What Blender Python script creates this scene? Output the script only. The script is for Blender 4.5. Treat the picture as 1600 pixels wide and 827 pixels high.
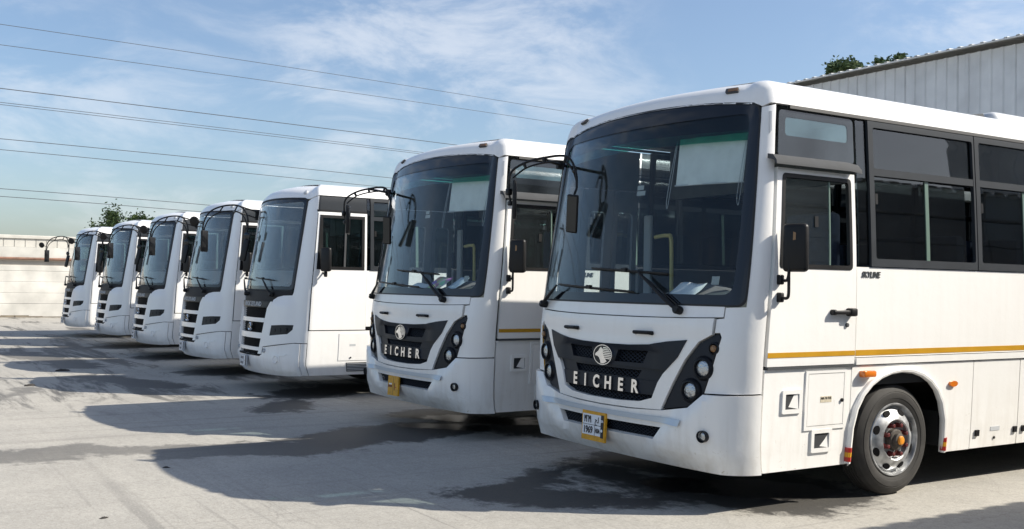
import bpy, bmesh, math, random
from mathutils import Vector, Matrix
from mathutils.geometry import tessellate_polygon
random.seed(7)
scene = bpy.context.scene
for o in list(bpy.data.objects): bpy.data.objects.remove(o, do_unlink=True)
COL = scene.collection

# ------------------------------------------------------------------ camera
cam_d = bpy.data.cameras.new('camera'); cam = bpy.data.objects.new('camera', cam_d); COL.objects.link(cam)
CPOS = Vector((5.1187, -5.0073, 1.5917))
FW = Vector((-0.84564, 0.53337, 0.02001)); RT = Vector((0.53369, 0.84553, 0.01630)); UPV = Vector((0.00823, -0.02446, 0.99967))
cam.matrix_world = Matrix(((RT.x, UPV.x, -FW.x, CPOS.x), (RT.y, UPV.y, -FW.y, CPOS.y), (RT.z, UPV.z, -FW.z, CPOS.z), (0, 0, 0, 1)))
cam_d.sensor_width = 36.0; cam_d.lens = 36.01; cam_d.clip_start = 0.05; cam_d.clip_end = 2000
scene.camera = cam

# ------------------------------------------------------------------ sky, sun, exposure
SUNV = Vector((0.73, 1.03, 1.0)).normalized()
SUN_EL = math.asin(SUNV.z); SUN_AZ = math.atan2(SUNV.x, SUNV.y)
world = bpy.data.worlds.new('World'); scene.world = world; world.use_nodes = True
wn = world.node_tree.nodes; wl = world.node_tree.links; wn.clear()
w_out = wn.new('ShaderNodeOutputWorld'); w_bg = wn.new('ShaderNodeBackground')
w_sky = wn.new('ShaderNodeTexSky'); w_sky.sky_type = 'NISHITA'; w_sky.sun_disc = False
w_sky.sun_elevation = SUN_EL; w_sky.sun_rotation = SUN_AZ
w_sky.air_density = 1.0; w_sky.dust_density = 1.6; w_sky.ozone_density = 3.2; w_sky.altitude = 0
w_bg.inputs['Strength'].default_value = 0.11
# thin clouds in the sky itself
w_tc = wn.new('ShaderNodeTexCoord')
w_map = wn.new('ShaderNodeMapping'); w_map.inputs['Scale'].default_value = (1.0, 1.0, 2.6); w_map.inputs['Location'].default_value = (1.7, 0.4, 0.9)
w_n1 = wn.new('ShaderNodeTexNoise'); w_n1.inputs['Scale'].default_value = 6.5; w_n1.inputs['Detail'].default_value = 12; w_n1.inputs['Roughness'].default_value = 0.62
w_n1.inputs['Distortion'].default_value = 0.45
w_r = wn.new('ShaderNodeMapRange'); w_r.inputs['From Min'].default_value = 0.42; w_r.inputs['From Max'].default_value = 0.70; w_r.interpolation_type = 'SMOOTHSTEP'
w_n2 = wn.new('ShaderNodeTexNoise'); w_n2.inputs['Scale'].default_value = 1.3; w_n2.inputs['Detail'].default_value = 2
w_r2 = wn.new('ShaderNodeMapRange'); w_r2.inputs['From Min'].default_value = 0.38; w_r2.inputs['From Max'].default_value = 0.62
w_mul = wn.new('ShaderNodeMath'); w_mul.operation = 'MULTIPLY'
w_mul2 = wn.new('ShaderNodeMath'); w_mul2.operation = 'MULTIPLY'; w_mul2.inputs[1].default_value = 0.80
w_mix = wn.new('ShaderNodeMixRGB'); w_mix.inputs['Color2'].default_value = (5.9, 6.1, 6.45, 1)
wl.new(w_tc.outputs['Generated'], w_map.inputs['Vector']); wl.new(w_map.outputs[0], w_n1.inputs['Vector']); wl.new(w_map.outputs[0], w_n2.inputs['Vector'])
wl.new(w_n1.outputs['Fac'], w_r.inputs['Value']); wl.new(w_n2.outputs['Fac'], w_r2.inputs['Value'])
wl.new(w_r.outputs[0], w_mul.inputs[0]); wl.new(w_r2.outputs[0], w_mul.inputs[1]); wl.new(w_mul.outputs[0], w_mul2.inputs[0])
w_nrm = wn.new('ShaderNodeVectorMath'); w_nrm.operation = 'NORMALIZE'; wl.new(w_tc.outputs['Generated'], w_nrm.inputs[0])
def bank(d, lo, hi):
    dp = wn.new('ShaderNodeVectorMath'); dp.operation = 'DOT_PRODUCT'; wl.new(w_nrm.outputs[0], dp.inputs[0]); dp.inputs[1].default_value = Vector(d).normalized()
    r = wn.new('ShaderNodeMapRange'); r.inputs['From Min'].default_value = lo; r.inputs['From Max'].default_value = hi; r.interpolation_type = 'SMOOTHSTEP'; wl.new(dp.outputs['Value'], r.inputs['Value']); return r.outputs[0]
def wmath(op, a, c):
    x = wn.new('ShaderNodeMath'); x.operation = op
    for i, v in enumerate((a, c)):
        if isinstance(v, float): x.inputs[i].default_value = v
        else: wl.new(v, x.inputs[i])
    return x.outputs[0]
w_banks = wmath('MAXIMUM', bank((-0.862, 0.458, 0.219), 0.972, 0.997), bank((-0.40, 0.88, 0.25), 0.95, 0.995))
w_banks = wmath('MAXIMUM', w_banks, wmath('MULTIPLY', bank((0.5, -0.6, 0.35), 0.8, 0.98), 0.8))  # unseen cloud bank behind the camera, added for reflections
w_r3 = wn.new('ShaderNodeMapRange'); w_r3.inputs['From Min'].default_value = 0.40; w_r3.inputs['From Max'].default_value = 0.66; w_r3.interpolation_type = 'SMOOTHSTEP'
wl.new(w_n1.outputs['Fac'], w_r3.inputs['Value'])
w_tot = wmath('MAXIMUM', wmath('MULTIPLY', w_mul2.outputs[0], 0.85), wmath('MULTIPLY', wmath('MULTIPLY', w_banks, w_r3.outputs[0]), 0.55))  # general cloud cover thickened to lift the shade fill
w_tot = wmath('ADD', wmath('MULTIPLY', w_tot, 0.92), 0.03)
wl.new(w_tot, w_mix.inputs['Fac']); wl.new(w_sky.outputs[0], w_mix.inputs['Color1'])
wl.new(w_mix.outputs[0], w_bg.inputs['Color']); wl.new(w_bg.outputs[0], w_out.inputs['Surface'])
sun_d = bpy.data.lights.new('sun', 'SUN'); sun_d.energy = 5.0; sun_d.angle = math.radians(0.53); sun_d.color = (1.0, 0.935, 0.82)
sun = bpy.data.objects.new('sun', sun_d); COL.objects.link(sun)
sun.rotation_euler = (-SUNV).to_track_quat('-Z', 'Y').to_euler(); sun.location = (20, 30, 40)
scene.view_settings.view_transform = 'Standard'; scene.view_settings.look = 'None'
scene.view_settings.gamma = 1.0; scene.view_settings.use_curve_mapping = False
scene.view_settings.exposure = 0.54
scene.render.engine = 'CYCLES'
scene.cycles.max_bounces = 10; scene.cycles.transparent_max_bounces = 24

# ------------------------------------------------------------------ materials
MATS = {}
def new_mat(name):
    m = bpy.data.materials.new(name); m.use_nodes = True; MATS[name] = m
    nt = m.node_tree; return m, nt.nodes, nt.links, nt.nodes['Principled BSDF']
def mk(name, col, rough=0.5, metal=0.0, coat=0.0, var=0.0, vscale=6.0, bump=0.0, spec=0.5, emit=None):
    m, n, l, b = new_mat(name)
    b.inputs['Base Color'].default_value = (*col, 1); b.inputs['Roughness'].default_value = rough; b.inputs['Metallic'].default_value = metal
    b.inputs['Coat Weight'].default_value = coat; b.inputs['Coat Roughness'].default_value = 0.06
    b.inputs['Specular IOR Level'].default_value = spec
    if var or bump:
        tc = n.new('ShaderNodeTexCoord'); no = n.new('ShaderNodeTexNoise'); no.inputs['Scale'].default_value = vscale; no.inputs['Detail'].default_value = 6
        l.new(tc.outputs['Object'], no.inputs['Vector'])
        if var:
            mr = n.new('ShaderNodeMapRange'); mr.inputs['From Min'].default_value = 0.3; mr.inputs['From Max'].default_value = 0.7
            mr.inputs['To Min'].default_value = 1 - var; mr.inputs['To Max'].default_value = 1 + var * 0.4
            mx = n.new('ShaderNodeVectorMath'); mx.operation = 'SCALE'; mx.inputs[0].default_value = col
            l.new(no.outputs['Fac'], mr.inputs['Value']); l.new(mr.outputs[0], mx.inputs['Scale']); l.new(mx.outputs[0], b.inputs['Base Color'])
            rr = n.new('ShaderNodeMapRange'); rr.inputs['To Min'].default_value = max(0.02, rough - 0.12); rr.inputs['To Max'].default_value = min(1, rough + 0.12)
            l.new(no.outputs['Fac'], rr.inputs['Value']); l.new(rr.outputs[0], b.inputs['Roughness'])
        if bump:
            bp = n.new('ShaderNodeBump'); bp.inputs['Strength'].default_value = bump; bp.inputs['Distance'].default_value = 0.01
            l.new(no.outputs['Fac'], bp.inputs['Height']); l.new(bp.outputs[0], b.inputs['Normal'])
    return m
def paint(name, col, dirt, dirtcol=(0.42, 0.36, 0.27), rough=0.28):
    """gloss paint dusty low down, with scuffs and faint streaks"""
    m, n, l, b = new_mat(name)
    tc = n.new('ShaderNodeTexCoord'); sp = n.new('ShaderNodeSeparateXYZ'); l.new(tc.outputs['Object'], sp.inputs[0])
    no = n.new('ShaderNodeTexNoise'); no.inputs['Scale'].default_value = 2.2; no.inputs['Detail'].default_value = 8; no.inputs['Roughness'].default_value = 0.65
    l.new(tc.outputs['Object'], no.inputs['Vector'])
    mp = n.new('ShaderNodeMapping'); mp.inputs['Scale'].default_value = (9, 9, 0.7); l.new(tc.outputs['Object'], mp.inputs[0])
    ns = n.new('ShaderNodeTexNoise'); ns.inputs['Scale'].default_value = 1.6; ns.inputs['Detail'].default_value = 5; l.new(mp.outputs[0], ns.inputs['Vector'])
    low = n.new('ShaderNodeMapRange'); low.inputs['From Min'].default_value = 0.25; low.inputs['From Max'].default_value = 0.85
    low.inputs['To Min'].default_value = 0.75; low.inputs['To Max'].default_value = 0.12; l.new(sp.outputs['Z'], low.inputs['Value'])
    a = n.new('ShaderNodeMapRange'); a.inputs['From Min'].default_value = 0.47; a.inputs['From Max'].default_value = 0.80; l.new(no.outputs['Fac'], a.inputs['Value'])
    c = n.new('ShaderNodeMapRange'); c.inputs['From Min'].default_value = 0.45; c.inputs['From Max'].default_value = 0.85; l.new(ns.outputs['Fac'], c.inputs['Value'])
    ad = n.new('ShaderNodeMath'); ad.operation = 'ADD'; l.new(a.outputs[0], ad.inputs[0]); l.new(c.outputs[0], ad.inputs[1])
    mu = n.new('ShaderNodeMath'); mu.operation = 'MULTIPLY'; l.new(ad.outputs[0], mu.inputs[0]); l.new(low.outputs[0], mu.inputs[1])
    m2 = n.new('ShaderNodeMath'); m2.operation = 'MULTIPLY'; m2.inputs[1].default_value = dirt; m2.use_clamp = True; l.new(mu.outputs[0], m2.inputs[0])
    # small scuffs
    nf = n.new('ShaderNodeTexNoise'); nf.inputs['Scale'].default_value = 23; nf.inputs['Detail'].default_value = 3; nf.inputs['Distortion'].default_value = 1.2
    l.new(tc.outputs['Object'], nf.inputs['Vector'])
    sc = n.new('ShaderNodeMapRange'); sc.inputs['From Min'].default_value = 0.69; sc.inputs['From Max'].default_value = 0.74; l.new(nf.outputs['Fac'], sc.inputs['Value'])
    s2 = n.new('ShaderNodeMath'); s2.operation = 'MULTIPLY'; l.new(sc.outputs[0], s2.inputs[0]); l.new(low.outputs[0], s2.inputs[1])
    s3 = n.new('ShaderNodeMath'); s3.operation = 'MULTIPLY'; s3.inputs[1].default_value = dirt * 1.2; l.new(s2.outputs[0], s3.inputs[0])
    tot = n.new('ShaderNodeMath'); tot.operation = 'ADD'; tot.use_clamp = True; l.new(m2.outputs[0], tot.inputs[0]); l.new(s3.outputs[0], tot.inputs[1])
    mx = n.new('ShaderNodeMixRGB'); mx.inputs['Color1'].default_value = (*col, 1); mx.inputs['Color2'].default_value = (*dirtcol, 1); l.new(tot.outputs[0], mx.inputs['Fac'])
    l.new(mx.outputs[0], b.inputs['Base Color'])
    rr = n.new('ShaderNodeMapRange'); rr.inputs['To Min'].default_value = rough; rr.inputs['To Max'].default_value = 0.75; l.new(tot.outputs[0], rr.inputs['Value'])
    l.new(rr.outputs[0], b.inputs['Roughness']); b.inputs['Coat Weight'].default_value = 0.35; b.inputs['Coat Roughness'].default_value = 0.08
    bp = n.new('ShaderNodeBump'); bp.inputs['Strength'].default_value = 0.22; bp.inputs['Distance'].default_value = 0.02
    l.new(no.outputs['Fac'], bp.inputs['Height']); l.new(bp.outputs[0], b.inputs['Normal'])
    return m
def glass(name, tint, dust_haze=0.03, dust_haze_col=(0.5, 0.52, 0.54), f0=0.045, wave=0.0):
    m, n, l, b = new_mat(name); n.remove(b); out = n['Material Output']
    tr = n.new('ShaderNodeBsdfTransparent'); tr.inputs['Color'].default_value = (*tint, 1)
    gl = n.new('ShaderNodeBsdfGlossy'); gl.inputs['Roughness'].default_value = 0.015; gl.inputs['Color'].default_value = (0.97, 0.98, 1, 1)
    df = n.new('ShaderNodeBsdfDiffuse'); df.inputs['Color'].default_value = (*dust_haze_col, 1)
    lw = n.new('ShaderNodeLayerWeight'); pw = n.new('ShaderNodeMath'); pw.operation = 'POWER'; pw.inputs[1].default_value = 5
    l.new(lw.outputs['Facing'], pw.inputs[0])
    ma = n.new('ShaderNodeMath'); ma.operation = 'MULTIPLY_ADD'; ma.inputs[1].default_value = 1 - f0; ma.inputs[2].default_value = f0; l.new(pw.outputs[0], ma.inputs[0])
    m1 = n.new('ShaderNodeMixShader'); m2 = n.new('ShaderNodeMixShader')
    tc = n.new('ShaderNodeTexCoord'); no = n.new('ShaderNodeTexNoise'); no.inputs['Scale'].default_value = 1.7; no.inputs['Detail'].default_value = 7
    l.new(tc.outputs['Object'], no.inputs['Vector'])
    dr = n.new('ShaderNodeMapRange'); dr.inputs['From Min'].default_value = 0.3; dr.inputs['From Max'].default_value = 0.75; dr.inputs['To Min'].default_value = dust_haze * 0.4; dr.inputs['To Max'].default_value = dust_haze * 1.5
    l.new(no.outputs['Fac'], dr.inputs['Value']); l.new(dr.outputs[0], m1.inputs['Fac'])
    l.new(tr.outputs[0], m1.inputs[1]); l.new(df.outputs[0], m1.inputs[2])
    l.new(ma.outputs[0], m2.inputs['Fac']); l.new(m1.outputs[0], m2.inputs[1]); l.new(gl.outputs[0], m2.inputs[2]); l.new(m2.outputs[0], out.inputs['Surface'])
    if wave:
        n2 = n.new('ShaderNodeTexNoise'); n2.inputs['Scale'].default_value = 2.3; n2.inputs['Detail'].default_value = 1; l.new(tc.outputs['Object'], n2.inputs['Vector'])
        bp = n.new('ShaderNodeBump'); bp.inputs['Strength'].default_value = wave; bp.inputs['Distance'].default_value = 0.02
        l.new(n2.outputs['Fac'], bp.inputs['Height']); l.new(bp.outputs[0], gl.inputs['Normal'])
    return m
WHITE = paint('white_paint_worn', (0.845, 0.835, 0.81), 0.6)
WHITE2 = paint('white_paint_clean', (0.86, 0.855, 0.845), 0.28)
BLACK = mk('black_plastic', (0.009, 0.009, 0.010), 0.45, var=0.25, spec=0.3)
SATIN = mk('satin_black_trim', (0.010, 0.011, 0.014), 0.35, spec=0.25)
NAVY = mk('grille_plastic', (0.010, 0.014, 0.022), 0.45, var=0.15, spec=0.28)
MESH = mk('grille_mesh_dark', (0.005, 0.005, 0.006), 0.7, spec=0.1)
FRAME = mk('window_frame_grey', (0.026, 0.031, 0.038), 0.65, var=0.2, spec=0.2)
FRIT = mk('glass_frit', (0.008, 0.009, 0.012), 0.08)
RUBBER = mk('rubber_seal', (0.012, 0.012, 0.012), 0.6)
TYRE = mk('tyre_rubber', (0.032, 0.030, 0.028), 0.78, var=0.45, vscale=9, bump=0.2)
STEEL = mk('wheel_silver', (0.52, 0.53, 0.54), 0.40, metal=0.7, var=0.45, vscale=16)
DARKST = mk('hub_grime', (0.09, 0.075, 0.06), 0.75, var=0.5, vscale=20, bump=0.4)
NUT = mk('lug_nut_red', (0.13, 0.018, 0.018), 0.5, var=0.3, vscale=30)
CAP = mk('hub_cap_orange', (0.75, 0.28, 0.02), 0.4, var=0.3, vscale=30)
CHROME = mk('chrome', (0.82, 0.83, 0.85), 0.14, metal=1.0)
LENS = mk('lamp_lens', (0.42, 0.44, 0.46), 0.18, metal=0.8, coat=0.5, bump=0.9, vscale=38)
AMBER = mk('amber_lens', (0.62, 0.16, 0.01), 0.2, coat=0.5)
AMBERD = mk('amber_lens_dull', (0.22, 0.11, 0.04), 0.25, coat=0.5)
REDL = mk('red_reflector', (0.42, 0.02, 0.015), 0.3)
YELLOW = mk('ochre_stripe', (0.52, 0.27, 0.012), 0.4, var=0.12)
SILVERTAPE = mk('reflective_tape', (0.50, 0.56, 0.62), 0.35, metal=0.25)
PLATEY = mk('plate_frame_yellow', (0.68, 0.34, 0.012), 0.5, var=0.25, vscale=25)
PLATEW = mk('plate_white', (0.75, 0.77, 0.80), 0.4)
INK = mk('plate_ink', (0.012, 0.012, 0.016), 0.5)
INT = mk('interior_grey', (0.13, 0.135, 0.14), 0.75, var=0.2)
INTD = mk('interior_dark', (0.028, 0.03, 0.034), 0.8)
INTL = mk('interior_light', (0.42, 0.44, 0.45), 0.7)
SEAT = mk('seat_fabric', (0.05, 0.07, 0.12), 0.9, var=0.3, vscale=30)
SEATB = mk('seat_fabric_blue', (0.03, 0.09, 0.30), 0.9, var=0.3, vscale=30)
RAIL = mk('grab_rail_yellow', (0.75, 0.62, 0.22), 0.35)
BLIND = mk('blind_cloth', (0.72, 0.74, 0.70), 0.85, var=0.1, vscale=12)
PAPER = mk('paper', (0.80, 0.81, 0.82), 0.8)
CHASSIS = mk('chassis_dark', (0.012, 0.012, 0.012), 0.85)
MIRROR = mk('mirror_glass', (0.045, 0.05, 0.056), 0.08, metal=1.0)
GUTTER = mk('gutter_grey', (0.075, 0.078, 0.082), 0.8, var=0.2, spec=0.15)
ACW = mk('roof_unit_plastic', (0.50, 0.52, 0.54), 0.55)
G_WIND = glass('windshield_glass', (0.88, 0.92, 0.93), 0.012, (0.30, 0.36, 0.42), 0.013)
G_BAND = glass('windshield_shade_band', (0.12, 0.20, 0.22), 0.02, (0.03, 0.05, 0.07), 0.01)
G_BAND2 = glass('windshield_green_band', (0.30, 0.66, 0.56), 0.01, (0.05, 0.16, 0.14), 0.01)
G_LEY = glass('windshield_glass_clear', (0.90, 0.94, 0.95), 0.11, (0.46, 0.52, 0.55))  # diffuse tint paints a pale sky reflection into the glass
G_DARK = glass('tinted_glass', (0.34, 0.37, 0.38), 0.02, (0.04, 0.05, 0.06), 0.055, 0.08)
G_DOOR = glass('door_glass', (0.72, 0.78, 0.78), 0.035, (0.28, 0.32, 0.35), 0.05, 0.03)
G_UP = glass('quarter_glass_pale', (0.45, 0.60, 0.66), 0.30, (0.28, 0.42, 0.48), 0.05, 0.03)
G_PANEL = glass('quarter_glass_grey', (0.05, 0.055, 0.06), 0.45, (0.07, 0.085, 0.10), 0.05, 0.05)

# ------------------------------------------------------------------ mesh helpers
def finish(me, smooth=True, ang=35):
    if smooth:
        me.polygons.foreach_set('use_smooth', [True] * len(me.polygons))
        try: me.set_sharp_from_angle(angle=math.radians(ang))
        except Exception: pass
def link(name, me, mat, parent=None):
    o = bpy.data.objects.new(name, me)
    if mat is not None and not me.materials: me.materials.append(mat)
    COL.objects.link(o)
    if parent is not None: o.parent = parent
    return o
class MB:
    def __init__(s): s.v = []; s.f = []
    def add(s, vs, fs):
        k = len(s.v); s.v += [tuple(p) for p in vs]; s.f += [tuple(i + k for i in f) for f in fs]; return s
    def box(s, x0, x1, y0, y1, z0, z1):
        return s.add([(x0,y0,z0),(x1,y0,z0),(x1,y1,z0),(x0,y1,z0),(x0,y0,z1),(x1,y0,z1),(x1,y1,z1),(x0,y1,z1)],
                     [(0,3,2,1),(4,5,6,7),(0,1,5,4),(1,2,6,5),(2,3,7,6),(3,0,4,7)])
    def rbox(s, x0, x1, y0, y1, z0, z1, b=0.02, seg=2, mtx=None):
        bm = bmesh.new(); bmesh.ops.create_cube(bm, size=1)
        for v in bm.verts: v.co = Vector(((x0+x1)/2 + v.co.x*(x1-x0), (y0+y1)/2 + v.co.y*(y1-y0), (z0+z1)/2 + v.co.z*(z1-z0)))
        bmesh.ops.bevel(bm, geom=list(bm.edges), offset=b, segments=seg, affect='EDGES', profile=0.5)
        bm.verts.ensure_lookup_table(); bm.verts.index_update()
        vs = [(mtx @ v.co if mtx else v.co.copy()) for v in bm.verts]; fs = [[v.index for v in f.verts] for f in bm.faces]; bm.free()
        return s.add(vs, fs)
    def tube(s, pts, r, n=8, cap=True):
        pts = [Vector(p) for p in pts]; rs = r if isinstance(r, (list, tuple)) else [r] * len(pts)
        k = len(s.v); ref = None
        for i, p in enumerate(pts):
            t = (pts[min(i+1, len(pts)-1)] - pts[max(i-1, 0)]).normalized()
            if ref is None:
                ref = Vector((0, 0, 1)) if abs(t.z) < 0.9 else Vector((1, 0, 0))
            a = (ref - t * ref.dot(t)).normalized(); b = t.cross(a); ref = a
            for j in range(n):
                c, d = math.cos(2*math.pi*j/n), math.sin(2*math.pi*j/n)
                s.v.append(tuple(p + (a*c + b*d) * rs[i]))
        for i in range(len(pts)-1):
            for j in range(n):
                s.f.append((k+i*n+j, k+i*n+(j+1) % n, k+(i+1)*n+(j+1) % n, k+(i+1)*n+j))
        if cap:
            s.f.append(tuple(k+j for j in reversed(range(n)))); s.f.append(tuple(k+(len(pts)-1)*n+j for j in range(n)))
        return s
    def lathe(s, prof, o, ax, n=40, closed=False):
        """prof: (along axis, radius)"""
        o = Vector(o); ax = Vector(ax).normalized(); a = ax.orthogonal().normalized(); b = ax.cross(a); k = len(s.v)
        for (h, r) in prof:
            for j in range(n):
                t = 2*math.pi*j/n; s.v.append(tuple(o + ax*h + (a*math.cos(t) + b*math.sin(t))*r))
        for i in range(len(prof)-1):
            for j in range(n): s.f.append((k+i*n+j, k+i*n+(j+1) % n, k+(i+1)*n+(j+1) % n, k+(i+1)*n+j))
        if not closed:
            s.f.append(tuple(k+j for j in reversed(range(n)))); s.f.append(tuple(k+(len(prof)-1)*n+j for j in range(n)))
        return s
    def prism(s, poly, axis_o, ux, uy, d):
        """flat polygon in plane (ux,uy) with thickness vector d"""
        o = Vector(axis_o); ux = Vector(ux); uy = Vector(uy); d = Vector(d); n = len(poly)
        vs = [o + ux*x + uy*y for x, y in poly] + [o + ux*x + uy*y + d for x, y in poly]
        fs = [tuple(reversed(range(n))), tuple(range(n, 2*n))] + [(i, (i+1) % n, n+(i+1) % n, n+i) for i in range(n)]
        return s.add(vs, fs)
    def mesh(s, name, smooth=True, ang=35):
        me = bpy.data.meshes.new(name); me.from_pydata(s.v, [], s.f)
        bm = bmesh.new(); bm.from_mesh(me); bmesh.ops.recalc_face_normals(bm, faces=bm.faces); bm.to_mesh(me); bm.free()
        finish(me, smooth, ang); return me
    def obj(s, name, mat, parent=None, smooth=True, ang=35): return link(name, s.mesh(name, smooth, ang), mat, parent)
def empty(name, loc, label=None, cat=None, group=None):
    o = bpy.data.objects.new(name, None); COL.objects.link(o); o.location = loc; o.empty_display_size = 0.3
    tag(o, label, cat, group); return o
def tag(o, label=None, cat=None, group=None, kind=None):
    if label: o['label'] = label
    if cat: o['category'] = cat
    if group: o['group'] = group
    if kind: o['kind'] = kind
    return o
def kids(o): return [c for c in bpy.data.objects if c.parent == o]
def copy_tree(o, parent=None, skip=()):
    c = o.copy(); COL.objects.link(c); c.parent = parent
    for ch in kids(o):
        if ch.name.split('.')[0] not in skip: copy_tree(ch, c)
    return c
def bez(pts, n=6):
    """smooth path through points (Catmull-Rom)"""
    P = [Vector(p) for p in pts]; out = []
    for i in range(len(P)-1):
        a, b, c, d = P[max(i-1, 0)], P[i], P[i+1], P[min(i+2, len(P)-1)]
        for k in range(n):
            t = k/n; out.append(0.5*((2*b) + (c-a)*t + (2*a-5*b+4*c-d)*t*t + (3*b-a-3*c+d)*t**3))
    out.append(P[-1]); return out
def text_geo(txt, size, extrude, bold=0.0, align='CENTER', shear=0.0, spacing=1.0):
    cu = bpy.data.curves.new('text', 'FONT'); cu.body = txt; cu.size = size; cu.extrude = extrude; cu.offset = bold
    cu.align_x = align; cu.align_y = 'CENTER'; cu.shear = shear; cu.space_character = spacing; cu.resolution_u = 3
    ob = bpy.data.objects.new('text', cu); COL.objects.link(ob)
    bpy.context.view_layer.update()
    me = bpy.data.meshes.new_from_object(ob)
    vs = [tuple(v.co) for v in me.vertices]; fs = [tuple(p.vertices) for p in me.polygons]
    bpy.data.objects.remove(ob); bpy.data.curves.remove(cu); bpy.data.meshes.remove(me)
    return vs, fs

# ------------------------------------------------------------------ bus skin: (s, q) -> point; s runs from front centre round the corner and down the side, q up the body
def table(tab, t):
    if t <= tab[0][0]: return tab[0][1:]
    if t >= tab[-1][0]: return tab[-1][1:]
    for i in range(len(tab)-1):
        if t <= tab[i+1][0]: break
    a = tab[max(i-1, 0)]; b = tab[i]; c = tab[i+1]; d = tab[min(i+2, len(tab)-1)]
    h = c[0]-b[0]; k = (t-b[0])/h; out = []
    for j in range(1, len(b)):
        m1 = (c[j]-a[j])/(c[0]-a[0])*h; m2 = (d[j]-b[j])/(d[0]-b[0])*h
        out.append((2*k**3-3*k*k+1)*b[j] + (k**3-2*k*k+k)*m1 + (-2*k**3+3*k*k)*c[j] + (k**3-k*k)*m2)
    return tuple(out)
class Skin:
    def __init__(s, w, xk, lc, ye, yc, bulge, prof, pw, yfade=1.2):
        s.w, s.xk, s.lc, s.ye, s.yc, s.bulge, s.prof, s.pw, s.yfade = w, xk, lc, ye, yc, bulge, prof, pw, yfade
        g = [i*0.057 for i in range(int(xk/0.057)+1)] + [xk + lc*i/9 for i in range(10)] + [xk+lc+0.12*i for i in range(1, 9)]
        while g[-1] < 11: g.append(g[-1]+0.6)
        s.gs = sorted(set([-x for x in g] + g))
        qs = []; t = prof[0][0]
        while t < prof[-1][0]:
            qs.append(t); t += 0.02 if t > prof[-6][0] - 0.02 else 0.075
        s.gq = qs + [prof[-1][0]]
    def sy(s, y): return s.xk + s.lc + y - s.ye
    def P(s, u, q):
        sg = -1 if u < 0 else 1; a = abs(u)
        z, pr, inset, bl = table(s.prof, q); B = s.bulge*bl
        yf = lambda x: s.yc + s.bulge*(1-bl)*0.6 + B*(x/s.xk)**s.pw
        if a <= s.xk: x, y, f = a, yf(a), 1.0
        elif a <= s.xk + s.lc:
            t = (a-s.xk)/s.lc; y0 = yf(s.xk)
            m0 = (s.lc*0.95, s.lc*B*s.pw/s.xk*0.95); m1 = (0.0, s.lc*1.05)
            h00 = 2*t**3-3*t*t+1; h10 = t**3-2*t*t+t; h01 = -2*t**3+3*t*t; h11 = t**3-t*t
            x = h00*s.xk + h10*m0[0] + h01*s.w + h11*m1[0]; y = h00*y0 + h10*m0[1] + h01*s.ye + h11*m1[1]; f = 1-0.5*t
        else:
            x = s.w; y = s.ye + (a-s.xk-s.lc); f = max(0.0, 0.5*(1-(y-s.ye)/(s.yfade-s.ye)))
        return Vector((sg*x*(1-inset/s.w), y+pr*f, z))
    def N(s, u, q):
        e = 0.004; q0 = min(max(q, s.prof[0][0]+e), s.prof[-1][0]-e)
        d1 = s.P(u+e, q0)-s.P(u-e, q0); d2 = s.P(u, q0+e)-s.P(u, q0-e)
        return d1.cross(d2).normalized()
    def at(s, u, q, off=0.0): return s.P(u, q) + s.N(u, q)*off
def clip(poly, ax, val, keep_ge):
    out = []; n = len(poly)
    for i in range(n):
        a, b = poly[i], poly[(i+1) % n]
        ia = (a[ax] >= val - 1e-9) if keep_ge else (a[ax] <= val + 1e-9)
        ib = (b[ax] >= val - 1e-9) if keep_ge else (b[ax] <= val + 1e-9)
        if ia: out.append(a)
        if ia != ib and abs(b[ax]-a[ax]) > 1e-12:
            t = (val-a[ax])/(b[ax]-a[ax]); p = [a[0]+(b[0]-a[0])*t, a[1]+(b[1]-a[1])*t]; p[ax] = val; out.append(tuple(p))
    return out
def area(p): return 0.5*sum(p[i][0]*p[(i+1) % len(p)][1]-p[(i+1) % len(p)][0]*p[i][1] for i in range(len(p)))
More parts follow.
